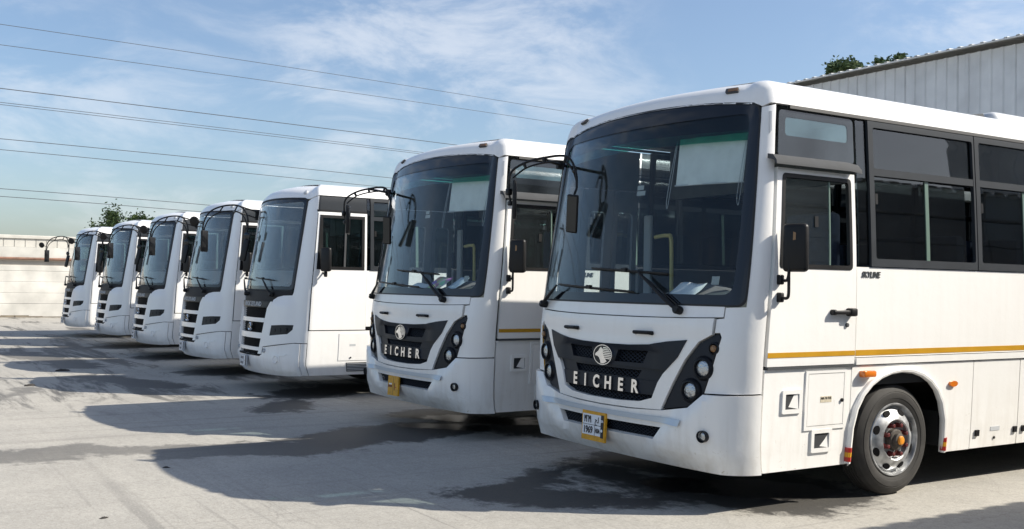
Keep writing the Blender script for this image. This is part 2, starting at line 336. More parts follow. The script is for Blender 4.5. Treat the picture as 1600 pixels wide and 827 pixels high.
def patch(S, polys, off=0.0, thick=0.018, disp=None):
    """plate following the skin: outlines in (s,q), each a polygon or [outer, hole, ...]; all weld into one plate"""
    vid = {}; uvs = []; faces = []
    def V(p):
        k = (round(p[0], 4), round(p[1], 4))
        if k not in vid:
            vid[k] = len(uvs); uvs.append(p)
        return vid[k]
    tris = []
    for poly in polys:
        loops = poly if isinstance(poly[0][0], (tuple, list)) else [poly]
        flat = [(float(p[0]), float(p[1])) for lp in loops for p in lp]
        for t in tessellate_polygon([[Vector((p[0], p[1], 0)) for p in lp] for lp in loops]): tris.append([flat[i] for i in t])
    for poly in tris:
        if area(poly) < 0: poly = poly[::-1]
        if area(poly) < 1e-9: continue
        s0, s1 = min(p[0] for p in poly), max(p[0] for p in poly); q0, q1 = min(p[1] for p in poly), max(p[1] for p in poly)
        gs = [s0-1] + [g for g in S.gs if s0+1e-5 < g < s1-1e-5] + [s1+1]; gq = [q0-1] + [g for g in S.gq if q0+1e-5 < g < q1-1e-5] + [q1+1]
        for i in range(len(gs)-1):
            col = clip(clip(poly, 0, gs[i], True), 0, gs[i+1], False)
            if len(col) < 3: continue
            for j in range(len(gq)-1):
                c = clip(clip(col, 1, gq[j], True), 1, gq[j+1], False)
                if len(c) < 3: continue
                ids = []
                for p in c:
                    k = V(p)
                    if k not in ids: ids.append(k)
                if len(ids) >= 3 and area([uvs[k] for k in ids]) > 1e-9: faces.append(ids)
    n = len(uvs); vs = []; nr = []
    for p in uvs:
        NN = S.N(*p); d = off + (disp(*p) if disp else 0.0); vs.append(S.P(*p)+NN*d); nr.append(NN)
    vs += [a_ - N_*thick for a_, N_ in zip(vs, nr)]
    ec = set()
    for f in faces:
        for a_, b_ in zip(f, f[1:]+f[:1]): ec.add((a_, b_))
    allf = [tuple(f) for f in faces] + [tuple(i+n for i in reversed(f)) for f in faces]
    for (a_, b_) in ec:
        if (b_, a_) not in ec: allf.append((b_, a_, a_+n, b_+n))
    me = bpy.data.meshes.new('plate'); me.from_pydata([tuple(v) for v in vs], [], allf); finish(me, True, 30)
    if disp is None:
        ln = []; nf = len(faces); fl = [p.normal.copy() for p in me.polygons]
        for i, f in enumerate(allf):
            for v in f: ln.append(tuple(nr[v]) if i < nf else (tuple(-nr[v-n]) if i < 2*nf else tuple(fl[i])))
        me.normals_split_custom_set(ln)
    return me
def mirrored(poly): return [mirrored(p) for p in poly] if isinstance(poly[0][0], (tuple, list)) else [(-a, b) for a, b in poly]
def rect(s0, s1, q0, q1): return [(s0, q0), (s1, q0), (s1, q1), (s0, q1)]
def rrect(s0, s1, q0, q1, r, n=4):
    out = []
    for cx, cy, a0 in ((s1-r, q0+r, -90), (s1-r, q1-r, 0), (s0+r, q1-r, 90), (s0+r, q0+r, 180)):
        for k in range(n+1):
            a = math.radians(a0+90*k/n); out.append((cx+r*math.cos(a), cy+r*math.sin(a)))
    return out
def ring_halves(outer, hole): return [[list(outer), list(hole)]]
def on_skin(S, vs, s0, q0, off, flip=1):
    return [S.at(s0 + v[0]*flip, q0 + v[1], off + v[2]) for v in vs]
def skin_text(S, txt, s0, q0, size, mat, parent, name='lettering', off=0.004, ext=0.003, bold=0.0, shear=0.0, spacing=1.0, sx=1.0):
    vs, fs = text_geo(txt, size, ext, bold, 'CENTER', shear, spacing)
    me = bpy.data.meshes.new(name); me.from_pydata([tuple(p) for p in on_skin(S, [(v[0]*sx, v[1], v[2]) for v in vs], s0, q0, off)], [], fs)
    return link(name, me, mat, parent)
def lamp(S, s, q, r, parent, name='headlight', ring=BLACK, lens=LENS, off=0.0, dome=0.35, aim=None):
    o = S.at(s, q, off); n = aim or S.N(s, q); n = (n + Vector((0, -0.6, 0))).normalized()
    t = MB().lathe([(-0.05, r*1.18), (0.012, r*1.18), (0.014, r*1.05), (-0.012, r*1.0), (-0.05, r*0.9)], o, n, 24).obj(name, ring, parent)
    prof = [(-0.02, r*1.0)] + [(-0.012 + dome*r*math.sin(a*math.pi/12)*0.9, r*1.0*math.cos(a*math.pi/12)) for a in range(0, 6)]
    MB().lathe(prof, o, n, 24).obj('lens', lens, t)
    return t
def wiper(S, piv, elbow, b0, b1, parent, off=0.03, dbl=True):
    p0 = S.at(*piv, 0.035); p1 = S.at(*elbow, off+0.03)
    a = MB().lathe([(-0.03, 0.032), (0.02, 0.032), (0.035, 0.022)], p0, S.N(*piv), 14)
    a.tube([p0, p0.lerp(p1, 0.25) + Vector((0, -0.012, 0)), p1], [0.020, 0.017, 0.009], 8)
    if dbl: a.tube([p0 + Vector((0, 0, 0.035)), p0.lerp(p1, .5) + Vector((0.01, 0, 0.02)), p1], 0.005, 6)
    w = a.obj('wiper_arm', BLACK, parent)
    m = MB(); n = 10; top = [S.at(b0[0]+(b1[0]-b0[0])*i/n, b0[1]+(b1[1]-b0[1])*i/n, off+0.012*math.sin(math.pi*i/n)) for i in range(n+1)]
    low = [S.at(b0[0]+(b1[0]-b0[0])*i/n, b0[1]+(b1[1]-b0[1])*i/n-0.004, 0.012) for i in range(n+1)]
    m.tube(top, 0.008, 6); m.tube(low, 0.006, 6)
    for i in (2, 8): m.tube([top[i], low[i]], 0.006, 6)
    mid = top[n//2]; m.rbox(mid.x-0.03, mid.x+0.03, mid.y-0.02, mid.y+0.015, mid.z-0.012, mid.z+0.02, 0.006, 1)
    m.obj('wiper_blade', BLACK, w)
    return w
def wheel(parent, x, y, R, side, wid=0.25, detail=True):
    """side +1: outer face towards +x"""
    ax = Vector((side, 0, 0)); o = Vector((x, y, R)); rr = R*0.632
    prof = [(-wid, rr*0.98), (-wid+0.01, R*0.80), (-wid+0.03, R*0.95), (-wid+0.055, R*0.995), (-wid*0.72, R)]
    for k in range(4):
        c = -wid*0.72 + (wid*0.44)*(k+0.5)/4; prof += [(c-0.012, R), (c-0.009, R-0.012), (c+0.009, R-0.012), (c+0.012, R)]
    prof += [(-wid*0.28, R), (-0.055, R*0.995), (-0.030, R*0.965), (-0.024, R*0.945), (-0.012, R*0.90), (-0.004, R*0.86), (-0.006, R*0.852), (0.0, R*0.84), (0.003, R*0.79), (0.0, R*0.74), (-0.003, R*0.735), (-0.006, R*0.70), (-0.018, rr*1.02), (-0.035, rr*0.98)]
    root = bpy.data.objects.new('wheel', None); COL.objects.link(root); root.parent = parent
    MB().lathe(prof, o, ax, 64, closed=True).obj('tyre', TYRE, root, ang=25)
    rim = [(-0.045, rr*0.99), (-0.012, rr*1.035), (-0.004, rr*1.02), (-0.006, rr*0.985), (-0.03, rr*0.95), (-0.055, rr*0.92), (-0.035, rr*0.86), (-0.012, rr*0.78), (0.004, rr*0.66), (0.012, rr*0.58), (0.006, rr*0.545), (-0.022, rr*0.53), (-0.026, rr*0.30), (-0.026, 0.01)]
    ri = MB().lathe(rim, o, ax, 64).obj('rim', STEEL, root, ang=40)
    if detail:
        for k in range(8):
            a = 2*math.pi*(k+0.5)/8; r0 = rr*0.80; c = Vector((0, math.cos(a), math.sin(a))); t = Vector((0, -math.sin(a), math.cos(a)))
            nn = (ax*0.93 + c*0.37).normalized(); rad = (c - nn*c.dot(nn)).normalized()
            p = o + c*r0 + ax*(-0.010); poly = [(0.037*math.cos(b*math.pi/6), 0.024*math.sin(b*math.pi/6)) for b in range(12)]
            MB().prism(poly, p - nn*0.02, t, rad, nn*0.021).obj('vent_hole', MESH, ri)
            q = o + c*rr*0.43 + ax*(-0.024)
            MB().lathe([(0, 0.024), (0.012, 0.024), (0.013, 0.019), (0.048, 0.018), (0.054, 0.012)], q, ax, 6).obj('lug_nut', NUT, ri, smooth=False)
        MB().lathe([(-0.02, rr*0.31), (0.01, rr*0.30), (0.018, rr*0.27), (0.02, rr*0.2), (0.045, rr*0.19), (0.05, rr*0.16)], o, ax, 24).obj('hub', DARKST, ri)
        MB().lathe([(0.04, 0.036), (0.058, 0.035), (0.066, 0.028), (0.069, 0.0101)], o, ax, 20).obj('hub_cap', CAP, ri)
    return root
def roof_shell(S, q0, L, mat, parent, name='roof', xn=7, crown=0.035):
    """wraps round front and sides above q0 and closes over the top"""
    sL = S.sy(L); me = patch(S, [rect(-sL, sL, q0, S.prof[-1][0])], 0, 0.02)
    o = link(name, me, mat, parent)
    ss = [g for g in S.gs if 0 <= g < sL] + [sL]; qt = S.prof[-1][0]; m = MB(); cols = []
    for g in ss:
        a = S.P(-g, qt); b = S.P(g, qt); row = []
        for k in range(xn):
            t = k/(xn-1); p = a.lerp(b, t); wx = abs(b.x-a.x)/(2*S.w); p.z += crown*math.sin(math.pi*t)*min(1, wx*1.1); row.append(p)
        cols.append(row)
    for row in cols: m.v += [tuple(p) for p in row]
    for i in range(len(cols)-1):
        for k in range(xn-1): m.f.append((i*xn+k, i*xn+k+1, (i+1)*xn+k+1, (i+1)*xn+k))
    # front lip closing fan is row 0 (single line at centre) -> degenerate, fine
    c = m.obj('roof_skin', mat, o)
    return o
def seat_geo(w=0.44):
    m = MB(); m.rbox(-w/2, w/2, 0.0, 0.44, 0.38, 0.50, 0.035); m.rbox(-w/2, w/2, 0.38, 0.50, 0.44, 1.12, 0.04)
    m.box(-w/2+0.05, w/2-0.05, 0.1, 0.36, 0.0, 0.38); return m
SEAT_ME = {}
def interior(S, root, L, floor, dash_top, light=False, driver_x=0.62, rows=6, wheel_r=0.22):
    """what the glass lets one see"""
    w = S.w - 0.07
    MB().box(-w, w, 0.28, L-0.08, floor-0.08, floor).obj('cabin_floor', INTD, root)
    MB().box(-w+0.06, w-0.06, 0.62, L-0.1, S.prof[-1][1]-0.20, S.prof[-1][1]-0.17).obj('ceiling', INT if not light else INTL, root)
    MB().box(-w, w, L-0.12, L-0.08, floor, S.prof[-1][1]-0.15).obj('rear_wall', INTD, root)
    # dashboard follows the glass line
    m = MB(); n = 16; prof = []
    xs = [-1.06 + 2.12*i/n for i in range(n+1)]
    rows_ = []
    for x in xs:
        yg = S.P(x, dash_top).y + 0.05; hump = math.exp(-((x-driver_x)/0.34)**2)
        zt = dash_top - 0.02 + 0.0*hump
        rows_.append([(x, yg, floor+0.05), (x, yg, zt-0.04), (x, yg+0.05, zt), (x, yg+0.28, zt+0.02+0.13*hump), (x, yg+0.38, zt+0.01+0.14*hump), (x, yg+0.46, zt-0.08+0.05*hump), (x, yg+0.44, floor+0.05)])
    k = len(rows_[0])
    for r in rows_: m.v += r
    for i in range(n):
        for j in range(k): m.f.append((i*k+j, i*k+(j+1) % k, (i+1)*k+(j+1) % k, (i+1)*k+j))
    m.f.append(tuple(range(k))); m.f.append(tuple(n*k+j for j in reversed(range(k))))
    m.obj('dashboard', INT, root)
    sw = MB(); c = Vector((driver_x, 0.92, dash_top+0.10)); ax = Vector((0, -0.75, 0.66)).normalized(); a = Vector((1, 0, 0)); b = ax.cross(a)
    ring = [c + (a*math.cos(t*math.pi/12)+b*math.sin(t*math.pi/12))*wheel_r for t in range(25)]
    sw.tube(ring, 0.014, 8, cap=False)
    for t in (0.3, 2.84, 4.71): sw.tube([c - ax*0.03, c + (a*math.cos(t)+b*math.sin(t))*wheel_r], 0.012, 6)
    sw.tube([c - ax*0.45, c], 0.03, 8); sw.obj('steering_wheel', BLACK, root)
    if 'd' not in SEAT_ME: SEAT_ME['d'] = seat_geo(0.5).mesh('driver_seat')
    if 'p' not in SEAT_ME: SEAT_ME['p'] = seat_geo(0.43).mesh('passenger_seat')
    d = link('driver_seat', SEAT_ME['d'], SEAT, root); d.location = (driver_x, 1.15, floor+0.15)
    for r in range(rows):
        for x in (-0.95, -0.5, 0.5, 0.95):
            if r == 0 and x < 0: continue
            p = link('passenger_seat', SEAT_ME['p'], SEAT, root); p.location = (x, 2.35+r*0.86, floor)
def underbody(S, root, L, z0, z1, wy, R):
    w = S.w-0.10; m = MB()
    segs = []; y = 0.45
    for c in wy: segs.append((y, c-R-0.16)); y = c+R+0.16
    segs.append((y, L-0.2))
    for a, b in segs: m.box(-w, w, a, b, z0, z1)
    for c in wy: m.box(-w+0.42, w-0.42, c-R-0.16, c+R+0.16, z0, z1)
    for c in wy: m.box(-w, w, c-R-0.16, c+R+0.16, 2*R+0.10, 2*R+0.16)
    m.obj('chassis', CHASSIS, root)
    ax = MB()
    for c in wy: ax.tube([(-w, c, R), (w, c, R)], 0.06, 10)
    ax.obj('axle', CHASSIS, root)
def side_window(S, root, sg, y0, y1, q0, q1, frame_mat, pane_mat, transom=None, slide=True, fw=0.055, stripe=False):
    """framed window in the side: frame bars, panes as sub-parts"""
    a, b = S.sy(y0), S.sy(y1); f = lambda p: p if sg > 0 else mirrored(p)
    polys = []
    ia, ib, ic, idd = a+fw, b-fw*0.4, q0+fw*1.1, q1-fw*0.9
    me = patch(S, [f(x) for x in ring_halves(rect(a, b, q0, q1), rrect(ia, ib, ic, idd, 0.02, 2))], 0.012, 0.03)
    fr = link('window', me, frame_mat, root)
    if transom:
        link('transom', patch(S, [f(rect(ia, ib, transom-0.028, transom+0.028))], 0.010, 0.03), frame_mat, fr)
        link('pane', patch(S, [f(rect(ia-0.02, ib+0.02, transom, idd+0.02))], -0.010, 0.005), pane_mat, fr); top = transom
    else: top = idd
    if slide:
        mid = (ia+ib)/2 + 0.02
        link('pane', patch(S, [f(rect(ia-0.02, mid+0.03, ic-0.02, top))], -0.014, 0.005), pane_mat, fr)
        link('pane', patch(S, [f(rect(mid-0.03, ib-0.07, ic-0.02, top))], -0.028, 0.005), pane_mat, fr)
        link('mullion', patch(S, [f(rect(mid-0.012, mid+0.03, ic, top-0.02))], -0.006, 0.012), MATS['pane_edge'], fr)
        link('latch', patch(S, [f(rect(ia+0.015, ia+0.045, ic+0.33*(top-ic)+0.2, ic+0.33*(top-ic)+0.28))], 0.004, 0.015), BLACK, fr)
    else: link('pane', patch(S, [f(rect(ia-0.02, ib+0.02, ic-0.02, top))], -0.014, 0.005), pane_mat, fr)
    return fr
mk('pane_edge', (0.13, 0.19, 0.16), 0.3)

# ------------------------------------------------------------------ bus type A (wide dark grille with round twin lamps)
SA = Skin(1.32, 1.14, 0.30, 0.32, -0.085, 0.165, [
    (.27, .27, .085, .055, .2), (.34, .34, .05, .05, .5), (.45, .45, .015, .04, .85), (.63, .63, 0, .03, 1), (.96, .96, .005, .015, 1), (1.18, 1.18, .015, .005, 1), (1.4, 1.4, .045, 0, 1),
    (1.8, 1.8, .115, 0, 1), (2.3, 2.3, .195, .02, 1), (2.75, 2.75, .265, .045, 1), (2.9, 2.9, .295, .055, 1), (3.0, 3.0, .325, .075, 1), (3.07, 3.065, .365, .11, 1), (3.12, 3.11, .44, .19, 1), (3.15, 3.14, .58, .36, 1)], 2.1)
LA = 8.6
def curve_strip(fn, s0, s1, n=12): return [(s0+(s1-s0)*i/n, fn(s0+(s1-s0)*i/n)) for i in range(n+1)]
def horse(parent, S, s0, q0, R):
    rim = [(R*math.cos(t*math.pi/20), R*math.sin(t*math.pi/20)) for t in range(40)]
    ring = MB(); 
    def plate(poly, off, th, mat, name, par):
        n = len(poly); vs = [S.at(s0+x*1.38, q0+y*.92, off) for x, y in poly] + [S.at(s0+x*1.38, q0+y*.92, off-th) for x, y in poly]
        fs = [tuple(range(n)), tuple(reversed(range(n, 2*n)))] + [((i+1) % n, i, n+i, n+(i+1) % n) for i in range(n)]
        me = bpy.data.meshes.new(name); me.from_pydata([tuple(v) for v in vs], [], fs); return link(name, me, mat, par)
    e = plate(rim, 0.016, 0.03, CHROME, 'emblem', parent)
    plate([(x*0.92, y*0.92) for x, y in rim], 0.0175, 0.004, SATIN, 'emblem_field', e)
    # half of the field bright, horse head looking left, mane of bars to the right
    k = R/1.0
    head = [(-.78, -.05), (-.70, .12), (-.40, .38), (-.28, .62), (-.12, .80), (-.05, .66), (.08, .60), (.12, .10), (.30, -.30), (.55, -.62), (.25, -.84), (-.10, -.88), (-.18, -.55), (-.32, -.28), (-.55, -.12), (-.66, -.16)]
    plate([(x*k*0.98, y*k*0.98) for x, y in head], 0.0205, 0.004, CHROME, 'horse_head', e)
    for i in range(7):
        y = .72 - i*.17; xl = .10 + max(0, i-3)*.05; xr = math.sqrt(max(0.02, .86-y*y))
        if xr > xl+.08: plate([(xl*k, (y-.045)*k), (xr*k, (y-.085)*k), (xr*k, (y+.01)*k), (xl*k, (y+.055)*k)], 0.0205, 0.004, CHROME, 'mane_bar', e)
    return e
def mesh_grid(S, poly, off, parent, pitch=0.022, wire=0.0035):
    """expanded metal: two families of slanting wires clipped to a convex outline"""
    link_ = link('mesh_backing', patch(S, [poly], off-0.03, 0.01), MESH, parent)
    if area(poly) < 0: poly = poly[::-1]
    m = MB(); s0 = min(p[0] for p in poly); s1 = max(p[0] for p in poly); q0 = min(p[1] for p in poly); q1 = max(p[1] for p in poly)
    def seg(c, d):
        # clip line c + t*d by convex polygon
        t0, t1 = -9, 9
        for i in range(len(poly)):
            a, b = poly[i], poly[(i+1) % len(poly)]; nx, ny = -(b[1]-a[1]), b[0]-a[0]
            den = nx*d[0]+ny*d[1]; num = nx*(c[0]-a[0])+ny*(c[1]-a[1])
            if abs(den) < 1e-9:
                if num < 0: return None
                continue
            t = -num/den
            if den > 0: t0 = max(t0, t)
            else: t1 = min(t1, t)
        return (t0, t1) if t1 > t0+0.01 else None
    for d in ((0.866, 0.5), (0.866, -0.5)):
        k = (s0-s1) - 0.5
        while k < (s1-s0)+0.5:
            r = seg(((s0+s1)/2, (q0+q1)/2 + k), d)
            if r:
                pts = [S.at((s0+s1)/2+d[0]*(r[0]+(r[1]-r[0])*i/3), (q0+q1)/2+k+d[1]*(r[0]+(r[1]-r[0])*i/3), off-0.012) for i in range(4)]
                m.tube(pts, wire, 3, cap=False)
            k += pitch*1.3
    if m.v: tag(m.obj('mesh_wire', NAVY, link_), kind='stuff')
    return link_
def build_bus_a(root):
    S = SA; sy = S.sy
    topc = lambda s: 2.985 - 0.07*(abs(s)/1.25)**2.6
    # --- roof with forehead, marker lamps, drip rail
    sL = sy(LA)
    ed = [(-sL, 2.925), (-1.36, 2.925), (-1.28, 2.90)] + curve_strip(topc, -1.24, 1.24, 16) + [(1.28, 2.90), (1.36, 2.925), (sL, 2.925)]
    roof = link('roof', patch(S, [ed + [(sL, 3.15), (-sL, 3.15)]], 0.004, 0.025), WHITE, root)
    ss = [g for g in S.gs if 0 <= g < sL] + [sL]; m = MB(); xn = 9
    for g in ss:
        a = S.at(-g, 3.15, 0.004); b = S.at(g, 3.15, 0.004)
        for k in range(xn):
            t = k/(xn-1); p = a.lerp(b, t); p.z += 0.03*math.sin(math.pi*t)*min(1, abs(b.x-a.x)/2.0); m.v.append(tuple(p))
    for i in range(len(ss)-1):
        for k in range(xn-1): m.f.append((i*xn+k, i*xn+k+1, (i+1)*xn+k+1, (i+1)*xn+k))
    m.obj('roof_skin', WHITE, roof)
    for sg in (1, -1):
        f = (lambda p: p) if sg > 0 else mirrored
        link('drip_rail', patch(S, [f(rect(sy(0.47), sy(LA), 2.895, 2.92))], 0.016, 0.02), RUBBER, roof)
        c = S.at(0.93*sg, 3.055, 0.004); N = S.N(0.93*sg, 3.055)
        mk_ = link('marker_lamp', patch(S, [f(rrect(0.93, 1.04, 3.03, 3.065, 0.008, 2))], 0.022, 0.03), GUTTER, roof)
        link('lens', patch(S, [f(rect(0.955, 1.035, 3.036, 3.058))], 0.026, 0.008), AMBERD, mk_)
        link('pillar_grip', patch(S, [f([(1.35, 2.86), (1.375, 2.86), (1.385, 2.72), (1.365, 2.70)])], 0.012, 0.015), ACW, root)
    # --- windshield
    go = rrect(-1.262, 1.262, 1.475, 2.90, 0.07)
    go = [(s, q if q < 2.7 else q + (topc(s)-2.90)) for s, q in go]
    # densify the upper edge so it follows the crown
    up = curve_strip(lambda s: topc(s)-0.004, 1.18, -1.18, 16)
    low = [p for p in rrect(-1.262, 1.262, 1.475, 2.91, 0.06) if p[1] < 2.2]
    rt_ = [(1.262, 2.80), (1.255, 2.86), (1.235, 2.895)]; lt_ = [(-1.235, 2.895), (-1.255, 2.86), (-1.262, 2.80)]
    i0 = [p for p in low if p[0] < 0]; i1 = [p for p in low if p[0] >= 0]
    gpoly = i0 + i1 + rt_ + up + lt_
    gl = link('windshield', patch(S, [gpoly], -0.004, 0.006), G_WIND, root)
    inner = rrect(-1.165, 1.165, 1.545, 2.86, 0.08)
    link('windshield_border', patch(S, ring_halves(gpoly, [(s, q) for s, q in inner]), 0.0, 0.003), FRIT, gl)
    bt = lambda s: 2.765 - 0.02*abs(s)
    link('shade_band', patch(S, [curve_strip(bt, -1.20, 1.20, 10) + rect(-1.20, 1.20, 2.6, 2.875)[2:]], -0.013, 0.004), G_BAND, gl)
    link('green_band', patch(S, [curve_strip(lambda s: bt(s)-.075, -1.20, 1.20, 10) + curve_strip(bt, 1.20, -1.20, 10)], -0.013, 0.004), G_BAND2, gl)
    # seal round the glass
    link('windshield_seal', patch(S, ring_halves([(s*1.012, q + (0.014 if q > 2 else -0.012)) for s, q in gpoly], gpoly), 0.004, 0.016), RUBBER, gl)
    # --- front panels
    cowl = curve_strip(lambda s: 1.372+0.012*abs(s)**3, -1.12, 1.12, 14) + [(1.12, 1.462), (-1.12, 1.462)]
    link('cowl_panel', patch(S, [cowl], 0.0, 0.03), WHITE, root)
    hl = [(.665, .70), (.90, .74), (1.01, .83), (1.06, 1.01), (1.115, 1.24), (1.10, 1.268), (1.055, 1.255), (.96, 1.20), (.86, 1.07), (.765, .90)]
    edge = [(1.055, 1.262), (.952, 1.206), (.850, 1.073), (.755, .90), (.655, .693)]
    fas = [(s, 1.362+0.012*abs(s)**3) for s in (-1.06, -.8, -.4, 0, .4, .8, 1.06)]
    bot = [(.655, .693), (.34, .680), (0, .676), (-.34, .680), (-.655, .693)]
    outer = fas[::-1] + mirrored(edge)[:-1] + bot[::-1] + edge[::-1][1:]
    gr = [(.86, 1.215), (.79, 1.085), (.66, .955), (.615, .89), (.565, .77), (.44, .735), (.19, .722), (-.19, .722), (-.44, .735), (-.565, .77), (-.615, .89), (-.66, .955), (-.79, 1.085), (-.86, 1.215), (-.68, 1.185), (-.52, 1.165), (-.30, 1.152), (0, 1.148), (.30, 1.152), (.52, 1.165), (.68, 1.195)]
    ridge = lambda s, q: 0.012*max(0.0, min(1.0, (q-1.22)/0.1))
    fa = link('hood_panel', patch(S, ring_halves(outer, gr), 0.006, 0.045, ridge), WHITE, root)
    for sg in (1, -1):
        for (c,) in ((0.455,),):
            h = MB(); p = [S.at(sg*c-0.085, 1.248, o_) for o_ in (0.01,)][0]
            a = S.at(sg*c-0.085, 1.248, 0.012); b = S.at(sg*c+0.085, 1.248, 0.012); a2 = S.at(sg*c-0.075, 1.248, 0.045); b2 = S.at(sg*c+0.075, 1.248, 0.045)
            h.tube([a, a2, b2, b], [0.016, 0.014, 0.014, 0.016], 8); h.obj('hood_handle', BLACK, fa)
    # --- grille: facets, mesh openings, lettering, emblem
    def facet(s, q):
        d = 0.0
        e = 0.03*max(0.0, min(1.0, (abs(s)-0.52)/0.10)) if q > 0.96 else 0.0
        d += e*0.6
        if q < 0.955: d -= 0.014
        d += 0.02*max(0, min(1, (q-1.11)/0.04)) if abs(s) < 0.6 else 0.0
        return d
    mo = [[(-.50, 1.115), (-.17, 1.108), (-.14, 1.015), (-.45, 1.02)], [(.50, 1.115), (.17, 1.108), (.13, 1.015), (.45, 1.02)]]
    mid = [(-.43, .965), (.43, .965), (.385, .905), (-.385, .905)]
    low_ = [(-.545, .775), (-.40, .787), (.40, .787), (.545, .775), (.43, .741), (.19, .729), (-.19, .729), (-.43, .741)]
    halves = []
    L_ = clip(gr if area(gr) > 0 else gr[::-1], 0, 0.0, False); R_ = clip(gr if area(gr) > 0 else gr[::-1], 0, 0.0, True)
    up_l = clip(L_, 1, 0.985, True); up_r = clip(R_, 1, 0.985, True)
    lo = clip(clip(gr if area(gr) > 0 else gr[::-1], 1, 0.985, False), 1, 0.895, True); lo2 = clip(clip(gr if area(gr) > 0 else gr[::-1], 1, 0.895, False), 1, 0.79, True)
    low3 = clip(gr if area(gr) > 0 else gr[::-1], 1, 0.79, False)
    g = link('grille', patch(S, ring_halves(up_l, mo[0]) + ring_halves(up_r, mo[1]), -0.004, 0.035, facet), NAVY, root)
    link('grille_bar', patch(S, ring_halves(lo, mid), -0.018, 0.03), NAVY, g)
    link('letter_bar', patch(S, [lo2], -0.008, 0.035), NAVY, g)
    for p in mo: mesh_grid(S, p, -0.02, g)
    mesh_grid(S, mid, -0.03, g); mesh_grid(S, low3, -0.024, g)
    horse(g, S, 0.0, 1.055, 0.086)
    W = [-.385, -.232, -.078, .075, .228, .385]
    for ch, s in zip('EICHER', W):
        skin_text(S, ch, s, .838, .135, CHROME, g, 'letter', off=0.004, ext=0.006, bold=0.0045, sx=0.92)
    # --- headlight housings
    for sg in (1, -1):
        f = (lambda p: p) if sg > 0 else mirrored
        h = link('headlight_housing', patch(S, [f(hl)], -0.012, 0.03), NAVY, root)
        for s, q, r, l_ in ((1.0, 1.02, .062, LENS), (.905, .855, .062, LENS)):
            o = S.at(sg*s, q, -0.012); n = (S.N(sg*s, q)+Vector((0, -.8, 0))).normalized()
            MB().lathe([(-0.02, r*1.5), (0.004, r*1.45), (0.022, r*1.22), (0.018, r*1.10), (-0.01, r*1.0), (-0.02, r*0.9)], o, n, 28).obj('lamp_bowl', SATIN, h)
            lamp(S, sg*s, q, r, h, 'headlight', SATIN, l_, 0.004)
        o = S.at(sg*1.075, 1.165, -0.008); n = (S.N(sg*1.075, 1.165)+Vector((0, -.8, 0))).normalized()
        MB().lathe([(-0.02, .05), (0.004, .046), (0.01, .036), (0.0, .03), (-.02, .02)], o, n, 20).obj('lamp_bowl', SATIN, h)
        MB().lathe([(-0.01, .026), (0.014, .025), (0.024, .014)], o, n, 16).obj('turn_signal', AMBERD, h)
        link('housing_edge', patch(S, [f([(1.062, 1.01), (1.118, 1.24), (1.124, 1.24), (1.068, 1.01), (1.018, .83), (1.012, .83)])], 0.005, 0.01), YELLOW if sg < 0 else SATIN, h)
        # corner panel + pillar
        cp = [(1.025, .845), (1.435, .858), (1.435, 1.03), (1.435, 2.915), (1.275, 2.893), (1.278, 1.462), (1.13, 1.455), (1.13, 1.38), (1.072, 1.372), (1.072, 1.275), (1.112, 1.278), (1.128, 1.245), (1.074, 1.01)]
        link('corner_panel', patch(S, [f(cp)], 0.0, 0.03), WHITE, root)
    # --- bumper
    slot = [(-.66, .565), (-.58, .472), (.58, .472), (.66, .565)]
    btop = [(1.43, .846), (1.022, .836), (.905, .732), (.67, .690), (.34, .672), (0, .668), (-.34, .672), (-.67, .690), (-.905, .732), (-1.022, .836), (-1.43, .846)]
    bout = btop + [(-1.43, .285), (1.43, .285)]
    def crease(s, q):
        a = abs(s); d = (a-0.60)*0.62 - (q-0.47)*0.78      # ridge runs from the slot's end up to the corner
        k = max(0.0, min(1.0, (d+0.03)/0.06)); lower = max(0, min(1, (q-0.30)/0.14))
        t = 0.045*k*lower if a < 1.05 else 0.045*k*lower*max(0, 1-(a-1.05)/0.25)
        return t + 0.012*max(0, min(1, (0.40-q)/0.05))*0
    bu = link('bumper', patch(S, ring_halves(bout, slot), 0.012, 0.04, crease), WHITE, root)
    mesh_grid(S, slot, -0.012, bu, 0.02)
    tp = [(-.90, .648), (-.45, .640), (0, .640), (.45, .640), (.88, .646), (.86, .600), (.45, .606), (0, .607), (-.45, .606), (-.88, .603)]
    tape = link('reflective_strip', patch(S, [tp], 0.030, 0.004, crease), SILVERTAPE, bu)
    for sg in (1, -1): lamp(S, sg*1.06, .55, .036, bu, 'fog_lamp', SATIN, LENS, 0.068)
    return S
def plate_board(root, S, s, q, w, h, base, frame, name='number_plate', off=0.045, tilt=0.0):
    o = S.at(s, q, off); n = Vector((0, -1, 0.05)).normalized(); ux = Vector((math.cos(tilt), 0, math.sin(tilt))); uy = Vector((0, 0.05, 1)).normalized()
    p = MB(); p.prism([(-w/2, -h/2), (w/2, -h/2), (w/2, h/2), (-w/2, h/2)], o, ux, uy, -n*0.02); t = p.obj(name, frame, root, smooth=False)
    def put(x0, x1, y0, y1, mat, nm, d=0.003):
        MB().prism([(x0, y0), (x1, y0), (x1, y1), (x0, y1)], o + n*d, ux, uy, -n*0.004).obj(nm, mat, t, smooth=False)
    def txt(s_, x, y, size, bold=0.0, d=0.006, sx=1.0, mat=INK, al='CENTER'):
        vs, fs = text_geo(s_, size, 0.0012, bold, al)
        me = bpy.data.meshes.new('plate_text'); me.from_pydata([tuple(o + ux*(x+v[0]*sx) + uy*(y+v[1]) + n*(d+v[2])) for v in vs], [], fs); link('plate_text', me, mat, t)
    return t, put, txt
PAPERG = mk('sticker_grey', (0.34, 0.36, 0.35), .7)
